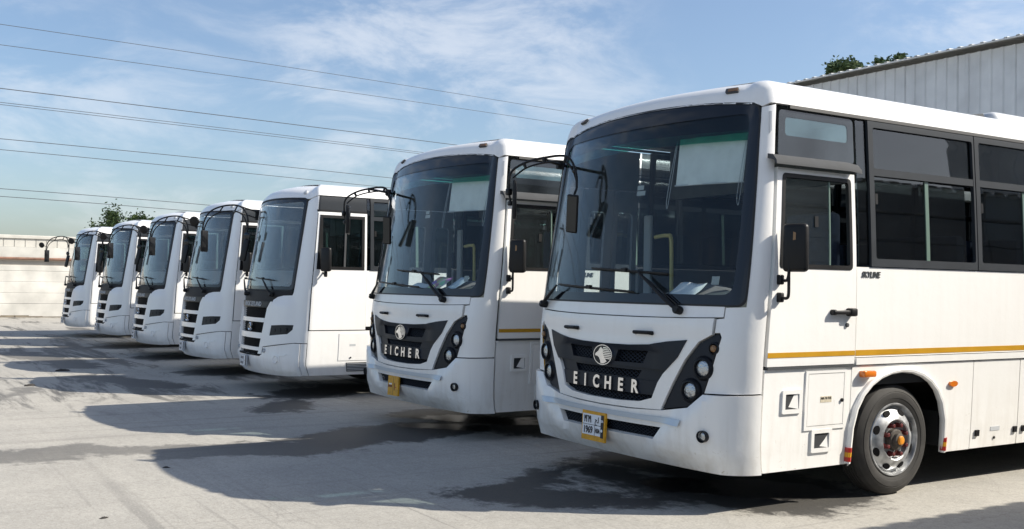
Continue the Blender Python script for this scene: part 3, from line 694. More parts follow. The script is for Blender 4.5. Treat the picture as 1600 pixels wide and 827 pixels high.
def sides_a(root):
    S = SA; sy = S.sy; gl_ = [c for c in kids(root) if c.name.startswith('windshield')][0]
    WY = (1.815, 6.05); R = 0.435
    def arch(y0, y1, c, ztop=0.985, q0=0.295, hw=0.575):
        pts = []
        for k in range(0, 15):
            t = math.pi*(1-k/14); pts.append((sy(c + hw*math.cos(t)), q0 + (ztop-q0)*min(1, (abs(math.sin(t))**0.62))))
        return pts
    for sg in (1, -1):
        f = (lambda p: p) if sg > 0 else mirrored
        # front lower panel
        p = link('side_panel', patch(S, [f(rect(sy(.333), sy(1.245), .292, 1.022))], 0.0, 0.03), WHITE, root)
        if sg > 0:
            for (a, b, c, d) in ((.515, .715, .705, .875), (.83, 1.05, .405, .575)):
                fr = link('air_inlet', patch(S, [f(x) for x in ring_halves(rrect(sy(a), sy(b), c, d, .012, 2), rrect(sy(a)+.03, sy(b)-.03, c+.03, d-.03, .006, 2))], 0.014, 0.016), WHITE, p)
                link('inlet_back', patch(S, [f(rect(sy(a)+.028, sy(b)-.028, c+.028, d-.028))], 0.004, 0.003), MATS['interior_dark'], fr)
                x0, x1 = S.P(sy(a)+.035, c).y, S.P(sy(b)-.035, c).y; xs = S.P(sy(a), c).x
                MB().add([(xs+.013, x1, c+.03), (xs+.013, x1, d-.03), (xs+.005, x0+.02, d-.05), (xs+.005, x0+.02, c+.05), (xs+.005, x1, c+.03), (xs+.005, x1, d-.03)], [(0, 1, 2, 3), (4, 3, 2, 5)]).obj('inlet_ramp', WHITE, fr, smooth=False)
            hfr = link('service_hatch', patch(S, [f(x) for x in ring_halves(rect(sy(.75), sy(1.19), .572, 1.003), rect(sy(.775), sy(1.165), .598, .985))], 0.010, 0.012), WHITE, p)
            link('hatch_door', patch(S, [f(rect(sy(.781), sy(1.159), .604, .979))], 0.009, 0.008), WHITE, hfr)
            link('hatch_label', patch(S, [f(rect(sy(.91), sy(1.03), .77, .815))], 0.0105, 0.003), mk('hatch_label_cream', (0.62, 0.55, 0.42), 0.6, var=0.3, vscale=60), hfr)
            skin_text(S, 'AIR FILTER', sy(.97), .80, .024, INK, hfr, 'lettering', off=0.0115, ext=0.0006)
            MB().lathe([(-.01, .014), (.012, .014), (.014, .008)], S.at(sy(1.14), .78, 0.009), (1, 0, 0), 10).obj('hatch_lock', BLACK, hfr)
        # panels with wheel arches, lower skirts
        for y0, y1, c in ((1.255, 2.755, WY[0]), (5.40, 6.90, WY[1])):
            a = arch(y0, y1, c)
            poly = [(sy(y0), .295)] + a + [(sy(y1), .295), (sy(y1), 1.028), (sy(y0), 1.028)]
            q = link('arch_panel', patch(S, [f(poly)], 0.0, 0.025), WHITE, root)
            lip = MB(); pts = []
            for (s_, q_) in a: pts.append(S.at(sg*s_, max(q_, .30), 0.012))
            lip.tube([S.at(sg*a[0][0], .30, .012)] + pts + [S.at(sg*a[-1][0], .30, .012)], 0.024, 8); lip.obj('arch_lip', WHITE, q)
            for k_ in (0, -1):
                s_ = a[k_][0]
                for i_, mt in enumerate((REDL, PLATEY, REDL)):
                    pp = [S.at(sg*s_, .315+i_*.035+j_*.035, 0.0135) for j_ in (0, 1)]
                    MB().tube(pp, 0.0265, 8).obj('reflector_band', mt, q)
        for i, (y0, y1) in enumerate(((2.765, 3.42), (3.43, 4.10), (4.11, 4.75), (4.76, 5.39), (6.91, 7.7), (7.71, LA))):
            q = link('skirt_panel', patch(S, [f(rect(sy(y0), sy(y1)-.004, .297, 1.028))], 0.0, 0.025), WHITE, root)
            if i < 2:
                for yy in (y0+.055, y1-.06): link('skirt_latch', patch(S, [f(rect(sy(yy), sy(yy)+.045, .40, .45))], 0.016, 0.02), BLACK, q)
                link('skirt_label', patch(S, [f(rect(sy(y0+.27), sy(y0+.40), .43, .465))], 0.003, 0.003), ACW, q)
                MB().lathe([(-.01, .012), (.008, .012), (.01, .006)], S.at(sg*sy(y0+.33), .37, 0), (sg, 0, 0), 8).obj('skirt_lock', BLACK, q)
        if sg > 0:
            for y, z, w_, h_, nm in ((1.405, .965, .10, .05, 'side_marker_lamp'),):
                MB().rbox(S.P(sy(y), z).x-.01, S.P(sy(y), z).x+.055, y-w_/2-.02, y+w_/2+.02, z-h_/2, z+h_/2, .014, 2).obj(nm, AMBER, root)
            link('turn_repeater', patch(S, [[(sy(2.48)+.05*math.cos(t*math.pi/8), .85+.024*math.sin(t*math.pi/8)) for t in range(16)]], 0.02, 0.02), AMBER, root)
        # side above the rail
        link('side_panel', patch(S, [f(rect(sy(1.283), sy(LA), 1.092, 1.770))], 0.0, 0.025), WHITE, root)
        link('side_rail', patch(S, [f(rect(sy(1.283), sy(LA), 1.037, 1.086))], 0.014, 0.03), WHITE, root)
        link('ochre_stripe', patch(S, [f(rect(sy(1.283), sy(LA), 1.104, 1.146))], 0.003, 0.004), YELLOW, root)
        # window band
        link('quarter_pane', patch(S, [f(rect(sy(1.315), sy(1.44), 1.785, 2.885))], -0.008, 0.006), G_DARK, root)
        yy = 1.435
        while yy < LA-0.5:
            y1 = min(yy+1.345, LA-.05)
            side_window(S, root, sg, yy, y1-.012, 1.776, 2.893, FRAME, G_DARK, transom=2.50); yy = y1
        if sg > 0:
            # driver door
            dl = lambda q: .345 + .0*q
            dout = rect(sy(.347), sy(1.268), 1.045, 2.462)
            win = rrect(sy(.405), sy(1.225), 1.742, 2.425, .03, 3)
            d = link('driver_door', patch(S, ring_halves(dout, win), 0.006, 0.035), WHITE, root)
            seal = [(a + (-.0 if a < sy(.8) else 0), b) for a, b in win]
            inn = rrect(sy(.405)+.035, sy(1.225)-.03, 1.775, 2.395, .02, 3)
            link('window_seal', patch(S, ring_halves(win, inn), 0.010, 0.03), BLACK, d)
            link('pane', patch(S, [rect(sy(.42), sy(.99), 1.76, 2.41)], -0.012, 0.005), G_DOOR, d)
            link('pane_edge', patch(S, [rect(sy(.975), sy(.99), 1.775, 2.40)], -0.009, 0.01), MATS['pane_edge'], d)
            link('ochre_stripe', patch(S, [rect(sy(.347), sy(1.268), 1.108, 1.144)], 0.009, 0.004), YELLOW, d)
            link('door_sill', patch(S, [rect(sy(.347), sy(1.268), 1.024, 1.040)], 0.016, 0.03), GUTTER, d)
            h = MB(); h.rbox(1.325, 1.375, .985, 1.195, 1.415, 1.445, .012, 2); h.rbox(1.32, 1.385, 1.155, 1.225, 1.40, 1.462, .014, 2); h.rbox(1.32, 1.37, .98, 1.02, 1.41, 1.45, .01, 1); h.obj('door_handle', BLACK, d)
            MB().lathe([(-.01, .016), (.012, .016), (.014, .01)], S.at(sy(1.165), 1.335, .006), (1, 0, 0), 12).obj('door_lock', GUTTER, d)
            link('latch', patch(S, [rect(sy(.80), sy(.84), 2.05, 2.13)], -0.004, 0.012), BLACK, d)
            # door gutter canopy
            pr = [(0, 0.055), (.05, .045), (.085, .005), (.09, -.025), (.075, -.022), (.06, .005), (.02, .02), (0, .02)]
            m = MB(); ys = [.36+.9*i/8 for i in range(9)]; xs = [S.P(sy(y), 2.5).x for y in ys]
            for i, y in enumerate(ys): m.v += [(xs[i]+a, y, 2.497+b-(.012 if y > 1.2 else 0)) for a, b in pr]
            k = len(pr)
            for i in range(8):
                for j in range(k): m.f.append((i*k+j, i*k+(j+1) % k, (i+1)*k+(j+1) % k, (i+1)*k+j))
            m.f.append(tuple(range(k))); m.f.append(tuple(8*k+j for j in range(k))); m.obj('door_canopy', GUTTER, root)
            # glass above the door
            qo = rrect(sy(.362), sy(1.285), 2.545, 2.885, .03, 3); qi = rrect(sy(.44), sy(1.22), 2.70, 2.835, .03, 3)
            link('quarter_panel', patch(S, ring_halves(qo, qi), -0.006, 0.006), G_PANEL, root)
            link('quarter_window', patch(S, [qi], -0.008, 0.004), G_UP, root)
            skin_text(S, 'SKYLINE', sy(1.435), 1.712, .062, GUTTER, root, 'lettering', off=0.003, ext=0.003, bold=0.0015, shear=0.25, sx=0.9)
        else:
            link('door_jamb', patch(S, [f(rect(sy(.345), sy(.535), .34, 2.50))], 0.0, 0.03), INT, root)
            for a, b, mg in ((.545, .955, .10), (.965, 1.28, .055)):
                do = rect(sy(a), sy(b), .34, 2.50); wi = rrect(sy(a)+mg, sy(b)-mg, .80, 2.30, .04, 3)
                d = link('passenger_door', patch(S, [f(x) for x in ring_halves(do, wi)], 0.0, 0.03), INT, root)
                link('pane', patch(S, [f(wi)], -0.01, 0.005), MATS['clear_pane'], d)
            link('door_header', patch(S, [f(rect(sy(.345), sy(1.285), 2.51, 2.885))], 0.0, 0.02), INT, root)
    for sg in (1, -1):
        wheel(root, sg*(S.w-.055), WY[0], R, sg, .25, detail=(sg > 0)); wheel(root, sg*(S.w-.075), WY[1], R, sg, .25, detail=False)
    rearw = MB().box(-S.w+.02, S.w-.02, LA-.04, LA, .30, 2.95); rearw.obj('rear_panel', WHITE, root)
    underbody(S, root, LA, .34, .62, WY, R)
    MB().box(-1.1, 1.1, .30, .34, .42, 1.36).obj('front_bulkhead', CHASSIS, root)
    # lining behind the lower body so that the cabin reads dark
    li = MB()
    li.box(S.w-.06, S.w-.045, 1.30, LA-.1, 1.02, 1.77); li.box(-S.w+.045, -S.w+.06, 1.30, LA-.1, 1.02, 1.77); li.obj('cabin_lining', INT, root)
    interior(S, root, LA, .95, 1.50)
    # grab rail, partition post, blind with cords
    MB().tube(bez([(-1.10, 1.36, 2.07), (-.93, 1.36, 2.08), (-.87, 1.36, 2.02), (-.86, 1.36, 1.5), (-.86, 1.36, 1.0)], 5), .019, 8).obj('grab_rail', RAIL, root)
    MB().rbox(-1.22, -1.12, 1.31, 1.35, .95, 2.28, .01, 1).obj('partition_post', INTL, root)
    MB().box(-.02, 1.2, 1.62, 1.65, .95, 1.75).obj('partition_panel', INTD, root)
    MB().box(-1.2, 1.2, 1.62, 1.66, 2.45, 2.92).obj('header_panel', INT, root)
    bl = MB(); n = 10
    for i in range(n+1):
        s = .50+.62*i/n; a = S.at(s, 2.74, -.06); b = S.at(s, 2.375, -.06)
        a.y += .01*math.sin(i*1.3); b.y += .012*math.sin(i*1.1+1); bl.v += [tuple(a), tuple(b)]
    for i in range(n): bl.f.append((2*i, 2*i+1, 2*i+3, 2*i+2))
    b_ = bl.obj('sun_blind', BLIND, root)
    MB().tube([S.at(.50, 2.378, -.06), S.at(.82, 2.376, -.058), S.at(1.12, 2.374, -.06)], .006, 6).obj('blind_batten', INTL, b_)
    for s in (.49, 1.13): MB().tube(bez([S.at(s, 2.72, -.045), S.at(s-.02, 2.3, -.045), S.at(s-.03, 2.20, -.045), S.at(s-.045, 2.3, -.045), S.at(s-.01, 2.70, -.045)], 4), .0022, 5).obj('blind_cord', INTL, b_)
    for q_, w__ in ((2.375, .075), (2.33, .10)): link('sticker', patch(S, [rect(.13, .13+w__, q_-.018, q_+.018)], -.012, .001), PAPERG, gl_)
    link('sticker', patch(S, [rect(.98, 1.04, 1.62, 1.68)], -.012, .001), PAPERG, gl_)
    # wipers
    wiper(S, (.76, 1.425), (.34, 1.70), (-.27, 1.735), (.62, 1.69), root)
    wiper(S, (-1.08, 1.425), (-.78, 1.585), (-.80, 1.60), (.30, 1.55), root)
    # mirror on the driver side
    m = MB()
    for z in (1.66, 1.535): m.rbox(1.315, 1.365, .425, .465, z-.035, z+.035, .01, 2)
    m.tube(bez([(1.35, .445, 1.66), (1.40, .445, 1.655), (1.42, .445, 1.70), (1.42, .445, 1.80)], 4), .011, 8)
    m.tube(bez([(1.35, .445, 1.535), (1.40, .445, 1.53), (1.42, .445, 1.56), (1.42, .445, 1.70)], 4), .011, 8); arm = m.obj('mirror_bracket', BLACK, root)
    ang = math.radians(26); M_ = Matrix.Translation((1.445, .485, 1.885)) @ Matrix.Rotation(ang, 4, 'Z')
    MB().rbox(-.090, .090, -.035, .035, -.17, .17, .03, 3, M_).obj('wing_mirror', BLACK, root)
    MB().box(-.078, .078, .036, .038, -.155, .155).obj('mirror_glass', MIRROR, kids(root)[-1]).matrix_local = M_
    MB().prism([(-.010, .05), (.010, .055), (.010, .105), (-.008, .11)], M_ @ Vector((0, -.036, 0)), M_.to_3x3() @ Vector((1, 0, 0)), (0, 0, 1), M_.to_3x3() @ Vector((0, -.003, 0))).obj('mirror_reflector', AMBERD, root)
    # hooped mirror arm on the far corner
    arm_pts = [(-1.165, -.25, 2.40), (-1.154, -.243, 2.56), (-1.067, -.165, 2.645), (-.94, -.047, 2.69), (-.79, .09, 2.70), (-.68, .11, 2.57), (-.645, .10, 2.42)]
    in_pts = [(-1.135, -.23, 2.52), (-1.05, -.15, 2.605), (-.93, -.04, 2.648), (-.80, .08, 2.655), (-.735, .125, 2.57), (-.70, .14, 2.47)]
    sh_ = Vector((.07, -.05, 0)); arm_pts = [tuple(Vector(p)+sh_) for p in arm_pts]; in_pts = [tuple(Vector(p)+sh_) for p in in_pts]
    a = MB(); a.tube(bez(arm_pts, 6), .011, 8); a.tube(bez(in_pts, 6), .008, 8)
    for o, i in ((2, 1), (3, 2), (4, 3), (5, 4)): a.tube([arm_pts[o], in_pts[i]], .014, 8)
    a.tube(bez([(-.87, -.097, 2.69), (-1.10, .12, 2.70), (-1.26, .36, 2.70)], 4), .014, 8); a.rbox(-1.29, -1.24, .32, .40, 2.66, 2.74, .01, 1)
    a.rbox(-1.12, -1.07, -.325, -.275, 2.37, 2.43, .012, 2); a.rbox(-1.11, -1.06, -.31, -.26, 2.28, 2.32, .010, 1); a.tube([(-1.095, -.30, 2.40), (-1.08, -.285, 2.28)], .010, 8)
    arm = a.obj('mirror_arm', BLACK, root)
    M2 = Matrix.Translation((-1.055, -.265, 2.33)) @ Matrix.Rotation(math.radians(145), 4, 'Z')
    MB().rbox(-.08, .08, -.016, .016, -.17, .17, .015, 2, M2).obj('hanging_mirror', BLACK, root)
    M3 = Matrix.Translation((-.585, .015, 2.20)) @ Matrix.Rotation(math.radians(30), 4, 'Z') @ Matrix.Rotation(math.radians(14), 4, 'X') @ Matrix.Rotation(math.radians(8), 4, 'Y')
    mm = MB().rbox(-.052, .052, -.016, .016, -.165, .165, .014, 2, M3).obj('blind_spot_mirror', BLACK, root)
    MB().prism([(-.042, -.15), (.042, -.15), (.042, .15), (-.042, .15)], M3 @ Vector((0, -.0165, 0)), M3.to_3x3() @ Vector((1, 0, 0)), M3.to_3x3() @ Vector((0, 0, 1)), M3.to_3x3() @ Vector((0, -.002, 0))).obj('mirror_glass', MIRROR, mm)
    a2 = MB().tube([(-.575, .05, 2.42), (-.58, .02, 2.34)], .010, 6).obj('mirror_stem', BLACK, root)
    # roof unit
    au = MB(); au.rbox(-.85, .85, 3.75, 6.1, 3.10, 3.275, .08, 4); u = au.obj('roof_air_conditioner', ACW, root)
    cw = MB(); cw.add([(-.8, 2.9, 3.11), (.8, 2.9, 3.11), (.82, 3.72, 3.12), (-.82, 3.72, 3.12), (-.76, 3.70, 3.25), (.76, 3.70, 3.25)], [(0, 1, 5, 4), (1, 2, 5), (0, 4, 3), (2, 3, 4, 5), (0, 3, 2, 1)]); cw.obj('unit_cowl', GUTTER, u)
glass('lamp_cover', (0.72, 0.74, 0.76), 0.0, (0.1, 0.1, 0.1), 0.008)
glass('clear_pane', (0.88, 0.92, 0.93), 0.02, (0.4, 0.42, 0.44), 0.04)

GA = 'white buses with wide black grilles parked at the near end of the row'
busA = empty('bus', (-1.32, 0, 0), 'nearest white bus, EICHER grille, yellow-framed white plate, front wheel in full view', 'bus', GA)
build_bus_a(busA); sides_a(busA)
busA2 = copy_tree(busA, skip=('reflective_strip',))
busA2.location = (-5.05, .06, 0); busA2.rotation_euler.z = math.radians(.9)
busA2['label'] = 'second white bus, EICHER grille, plain yellow plate, colourful papers on its dashboard'
pl, put, txt = plate_board(busA, SA, -.08, .50, .30, .235, PLATEW, PLATEY)
put(-.138, .098, -.075, .088, PLATEW, 'plate_face'); put(.100, .132, -.085, .092, INK, 'plate_strip', .004)
put(-.138, .098, .004, .008, INK, 'plate_rule', .0045); put(.022, .025, -.075, .005, INK, 'plate_rule', .0045)
txt('1969', -.062, -.037, .078, .001, sx=.78); txt('H3A', .062, -.037, .05, .001, sx=.62)
txt('\u0661\u0669\u0666\u0669', -.070, .046, .075, .002, sx=.72); txt('\u062d\u0640\u0627', .050, .046, .06, .001, sx=.7)
txt('KSA', .116, .045, .024, .0008, mat=PLATEW, sx=.8); txt('\u25cf', .116, -.03, .03, 0, mat=PLATEW)
pl2, put, txt = plate_board(busA2, SA, -.13, .47, .25, .215, PLATEY, PLATEY, tilt=.02)
put(.002, .006, -.1, .1, INK, 'plate_crease', .001); put(-.118, -.02, -.018, .006, mk('plate_rust', (0.20, 0.07, 0.03), .8), 'plate_smear', .001); put(-.10, -.03, .01, .026, PLATEW, 'plate_scuff', .001)
put(.03, .045, -.05, .03, MATS['plate_rust'], 'plate_smear', .001); put(.05, .08, -.02, -.008, REDL, 'plate_smear', .001)

# ------------------------------------------------------------------ bus type B (tall windshield, stacked three-slot grille)
SB = Skin(1.28, 1.02, 0.40, 0.28, -0.16, 0.215, [
    (.29, .29, .07, .03, .8), (.36, .36, .02, .02, .9), (.45, .45, -.03, .012, 1), (.62, .62, -.02, .005, 1), (.86, .86, 0, 0, 1), (1.18, 1.18, .03, 0, 1), (1.45, 1.45, .055, 0, 1),
    (1.8, 1.8, .105, .005, 1), (2.3, 2.3, .185, .03, 1), (2.7, 2.7, .25, .055, 1), (2.79, 2.785, .275, .075, 1), (2.86, 2.855, .312, .112, 1), (2.92, 2.91, .37, .18, 1), (2.97, 2.95, .46, .30, 1), (3.01, 2.98, .60, .49, 1)], 2.2)
LB = 8.4
mk('cowl_black', (0.022, 0.022, 0.024), 0.6, spec=0.2)
def build_bus_b(root):
    S = SB; sy = S.sy; sL = sy(LB); qt = 3.01
    topc = lambda s: 2.785 - 0.03*(abs(s)/1.0)**2
    ed = [(-sL, 2.80), (-1.36, 2.80), (-1.10, 2.76)] + curve_strip(topc, -1.02, 1.02, 14) + [(1.10, 2.76), (1.36, 2.80), (sL, 2.80)]
    roof = link('roof', patch(S, [ed + [(sL, qt), (-sL, qt)]], 0.004, 0.025), WHITE2, root)
    ss = [g for g in S.gs if 0 <= g < sL] + [sL]; m = MB(); xn = 9
    for g in ss:
        a = S.at(-g, qt, 0.004); b = S.at(g, qt, 0.004)
        for k in range(xn):
            t = k/(xn-1); p = a.lerp(b, t); p.z += 0.045*math.sin(math.pi*t)*min(1, abs(b.x-a.x)/2.0); m.v.append(tuple(p))
    for i in range(len(ss)-1):
        for k in range(xn-1): m.f.append((i*xn+k, i*xn+k+1, (i+1)*xn+k+1, (i+1)*xn+k))
    m.obj('roof_skin', WHITE2, roof)
    for sg in (1, -1):
        f = (lambda p: p) if sg > 0 else mirrored
        o = S.at(sg*.93, 2.85, .004)
        MB().lathe([(-.01, .036), (.012, .035), (.018, .026), (.014, .024), (.02, .012)], o, S.N(sg*.93, 2.85), 18).obj('marker_lamp', ACW, roof)
    # windshield
    gp = [p for p in rrect(-.995, .995, 1.475, 2.75, .05) if p[1] < 2.2]
    i0 = [p for p in gp if p[0] < 0]; i1 = [p for p in gp if p[0] >= 0]
    up = curve_strip(lambda s: topc(s)-.006, .93, -.93, 14)
    gpoly = i0+i1+[(.995, 2.69), (.985, 2.73)]+up+[(-.985, 2.73), (-.995, 2.69)]
    gl = link('windshield', patch(S, [gpoly], -.004, .006), G_LEY, root)
    inner = rrect(-.955, .955, 1.52, 2.715, .05)
    link('windshield_border', patch(S, ring_halves(gpoly, inner), .0, .004), FRIT, gl)
    link('windshield_seal', patch(S, ring_halves([(s*1.022, q+(.02 if q > 2 else -.012)) for s, q in gpoly], gpoly), .008, .02), RUBBER, gl)
    # black cowl and lettering band
    cw = [(-.985, 1.455), (.985, 1.455), (.985, 1.405), (.82, 1.398), (.70, 1.375), (.62, 1.33), (.585, 1.305), (-.585, 1.305), (-.62, 1.33), (-.70, 1.375), (-.82, 1.398), (-.985, 1.405)]
    link('cowl_panel', patch(S, [cw], -.004, .02), MATS['cowl_black'], root)
    lb = link('lettering_band', patch(S, [[(-.58, 1.302), (.58, 1.302), (.50, 1.215), (-.50, 1.215)]], .022, .03), SATIN, root)
    skin_text(S, 'ASHOK LEYLAND', 0, 1.258, .088, ACW, lb, 'lettering', off=.026, ext=.002, bold=.0012, sx=1.02)
    # grille: frame bars with dark openings behind
    fr = []
    edge = lambda q: .42+.13*(q-.56)/.72
    gf = link('grille', patch(S, [[(-edge(.555), .555), (edge(.555), .555), (edge(1.21), 1.21), (-edge(1.21), 1.21)]], -.03, .01), MESH, root)
    for q0, q1 in ((1.005, 1.065), (.775, .855), (.60, .65)):
        link('grille_bar', patch(S, [[(-edge(q0)+.04, q0), (edge(q0)-.04, q0), (edge(q1)-.04, q1), (-edge(q1)+.04, q1)]], .014, .04), WHITE2, gf)
    for q0, q1 in ((1.065, 1.205), (.855, 1.005), (.65, .775)):
        for k in range(1, 5):
            q = q0+(q1-q0)*k/5; link('grille_slat', patch(S, [rect(-edge(q)+.07, edge(q)-.07, q-.005, q+.005)], -.012, .012), MESH, gf)
    for sg in (1, -1):
        f = (lambda p: p) if sg > 0 else mirrored
        link('grille_upright', patch(S, [f([(edge(.56)-.035, .558), (edge(.56)+.055, .558), (edge(1.21)+.085, 1.302), (edge(1.21)+.035, 1.302), (edge(1.21)-.03, 1.208)])], .016, .05), WHITE2, gf)
    # oval badge
    e = S.at(0, .93, .02)
    MB().lathe([(-.02, .062), (.004, .062), (.010, .052), (.004, .044), (.002, .01)], e, S.N(0, .93), 24).obj('emblem', CHROME, gf).scale = (1, 1, 1)
    skin_text(S, '\u221e', 0, .93, .13, SATIN, gf, 'emblem_mark', off=.032, ext=.002, bold=.002)
    # corners with headlight opening
    hl = [(.655, .825), (1.0, .862), (1.075, .925), (1.085, .99), (.90, .985), (.672, .97)]
    for sg in (1, -1):
        f = (lambda p: p) if sg > 0 else mirrored
        co = [(edge(.66)+.065, .665), (1.12, .748), (1.36, .748), (1.36, 2.79), (1.115, 2.752), (1.02, 2.715), (1.018, 1.45), (1.0, 1.398), (.83, 1.391), (.71, 1.368), (.635, 1.326), (edge(1.21)+.095, 1.29)]
        def flare(s, q):
            a = abs(s); return .028*max(0, min(1, (1.36-q)/.10))*max(0, min(1, (1.12-a)/.16)) - .012*max(0, min(1, (.80-q)/.06))*0
        c = link('corner_panel', patch(S, [f(x) for x in ring_halves(co, hl)], .0, .03, flare), WHITE2, root)
        h = link('headlight_housing', patch(S, [f(hl)], -.004, .01, flare), SATIN, root)
        for s in (.745, .855, .965): lamp(S, sg*s, .905+(s-.745)*.07, .027, h, 'headlight', SATIN, LENS, .012)
    # bumper
    bt = [(1.245, .738), (1.12, .738), (edge(.66)+.062, .655), (edge(.56)+.07, .548), (-edge(.56)-.07, .548), (-edge(.66)-.062, .655), (-1.12, .738), (-1.245, .738), (-1.245, .30), (1.245, .30)]
    def lipd(s, q):
        k = max(0, min(1, (.42-q)/.03)); return .028*k*max(0, min(1, (1.25-abs(s))/.25)) + .012
    bu = link('bumper', patch(S, [bt], .0, .04, lipd), WHITE2, root)
    for sg in (1, -1):
        f = (lambda p: p) if sg > 0 else mirrored
        lamp(S, sg*.545, .612, .026, bu, 'park_lamp', ACW, GUTTER, .018)
        fg = link('fog_recess', patch(S, [f([(.64, .575), (1.02, .585), (1.0, .562), (.90, .548), (.90, .47), (.77, .465), (.76, .545), (.66, .558)])], .017, .008), WHITE2, bu)
        o = S.at(sg*.83, .505, .012); MB().lathe([(-.01, .052), (.012, .05), (.004, .044), (-.004, .02)], o, S.N(sg*.83, .505), 20).obj('fog_cap', WHITE2, fg)
        link('bumper_end', patch(S, [f(rect(1.252, 1.355, .30, .738))], .0, .03), WHITE2, root)
    link('lower_slot', patch(S, [[(-.47, .548), (.47, .548), (.44, .528), (-.44, .528)]], .016, .01), MESH, bu)
    pl, put, txt = plate_board(root, S, -.03, .455, .26, .165, PLATEW, ACW, off=.06)
    put(-.12, .095, -.07, .07, PLATEW, 'plate_face'); put(.098, .124, -.07, .07, INK, 'plate_strip', .004)
    [put(-.10+i*.032, -.084+i*.032+.004*(i % 2), y0, y0+.04, INK, 'plate_mark', .0045) for i in range(4) for y0 in (.016, -.056)]; put(-.12, .095, -.003, .0, INK, 'plate_rule', .0045); put(.03, .033, -.07, .07, INK, 'plate_rule', .0045)
    # sides
    WY = (2.1, 6.2); R = .43
    for sg in (1, -1):
        f = (lambda p: p) if sg > 0 else mirrored
        p = link('side_panel', patch(S, [f(rect(sy(.225), sy(1.46), .30, .915))], .0, .03), WHITE2, root)
        if sg > 0:
            h = link('service_hatch', patch(S, [rect(sy(.68), sy(1.12), .50, .88)], .006, .012), WHITE2, p)
            link('hatch_label', patch(S, [rect(sy(.84), sy(.93), .70, .73)], .0075, .002), ACW, h); MB().lathe([(-.01, .012), (.01, .012), (.012, .006)], S.at(sy(.86), .54, .006), (1, 0, 0), 8).obj('hatch_lock', BLACK, h)
            lv = link('louver', patch(S, [rect(sy(.80), sy(1.12), .345, .47)], .006, .01), GUTTER, p)
            for k in range(5): link('louver_slat', patch(S, [rect(sy(.81), sy(1.11), .36+k*.022, .37+k*.022)], .012, .012), ACW, lv)
        arch_pts = []
        for c in WY:
            pts = []
            for k in range(13):
                t = math.pi*(1-k/12); pts.append((sy(c+.56*math.cos(t)), .30+.64*abs(math.sin(t))**.62))
            arch_pts.append(pts)
        for y0, y1, c in ((1.47, 2.9, 0), (5.5, 7.0, 1)):
            link('arch_panel', patch(S, [f([(sy(y0), .30)]+arch_pts[c]+[(sy(y1), .30), (sy(y1), .965), (sy(y0), .965)])], .0, .025), WHITE2, root)
        for y0, y1 in ((2.905, 4.2), (4.205, 5.495), (7.005, LB)): link('skirt_panel', patch(S, [f(rect(sy(y0), sy(y1)-.004, .30, .965))], .0, .025), WHITE2, root)
        link('side_panel', patch(S, [f(rect(sy(1.075), sy(LB), .972, 1.76))], .0, .025), WHITE2, root)
        yy = 1.13
        link('quarter_pane', patch(S, [f(rect(sy(1.075), sy(1.13), 1.765, 2.785))], -.006, .006), G_DARK, root)
        while yy < LB-.5:
            y1 = min(yy+1.42, LB-.05); side_window(S, root, sg, yy, y1-.01, 1.765, 2.79, FRAME, MATS['green_glass'] if sg > 0 else MATS['clear_pane'], transom=2.50); yy = y1
        dout = rect(sy(.235), sy(1.068), .928, 2.562)
        win = [(sy(.275), 1.765), (sy(1.03), 1.765), (sy(1.03), 2.52), (sy(.27), 2.52)]
        d = link('driver_door' if sg > 0 else 'passenger_door', patch(S, [f(x) for x in ring_halves(dout, win)], .008, .03), WHITE2, root)
        inn = [(sy(.275)+.09, 1.805), (sy(1.03)-.045, 1.805), (sy(1.03)-.045, 2.48), (sy(.27)+.05, 2.48)]
        link('window_seal', patch(S, [f(x) for x in ring_halves(win, inn)], .013, .03), BLACK, d)
        link('pane', patch(S, [f(rect(sy(.30), sy(1.0), 1.79, 2.50))], -.01, .005), MATS['green_glass'], d)
        link('mullion', patch(S, [f(rect(sy(.70), sy(.73), 1.80, 2.48))], .004, .02), GUTTER, d)
        link('quarter_panel', patch(S, [f(rect(sy(.20), sy(1.066), 2.575, 2.788))], -.004, .01), FRAME, root)
        link('header_strip', patch(S, [f(rect(sy(.20), sy(1.066), 2.566, 2.592))], .006, .012), BLACK, root)
    for sg in (1, -1):
        wheel(root, sg*(S.w-.06), WY[0], R, sg, .25, detail=False); wheel(root, sg*(S.w-.08), WY[1], R, sg, .25, detail=False)
    MB().box(-S.w+.02, S.w-.02, LB-.04, LB, .30, 2.85).obj('rear_panel', WHITE2, root)
    underbody(S, root, LB, .34, .62, WY, R); MB().box(-1.0, 1.0, .26, .30, .42, 1.36).obj('front_bulkhead', CHASSIS, root)
    interior(S, root, LB, .95, 1.48, light=True)
    for x in (-.35, .1): MB().tube([(x, 1.5, .95), (x, 1.5, 2.8)], .02, 8).obj('cabin_post', INTL, root)
    MB().box(-1.18, 1.18, 1.52, 1.55, 2.35, 2.80).obj('header_panel', INTL, root)
    MB().box(.05, 1.15, 1.56, 1.58, .95, 1.85).obj('partition_panel', INTL, root)
    wiper(S, (.60, 1.40), (.37, 1.60), (.05, 1.635), (.62, 1.60), root, dbl=False)
    wiper(S, (-.30, 1.40), (-.56, 1.60), (-.80, 1.63), (-.18, 1.605), root, dbl=False)
    # side mirror on the door
    m = MB(); m.tube(bez([(1.28, .42, 1.72), (1.34, .42, 1.70), (1.38, .42, 1.74)], 4), .012, 8); m.rbox(1.355, 1.395, .40, .445, 1.66, 1.74, .01, 1); m.obj('mirror_bracket', BLACK, root)
    M_ = Matrix.Translation((1.39, .42, 1.90)) @ Matrix.Rotation(math.radians(26), 4, 'Z')
    MB().rbox(-.085, .085, -.035, .035, -.165, .165, .03, 3, M_).obj('wing_mirror', BLACK, root)
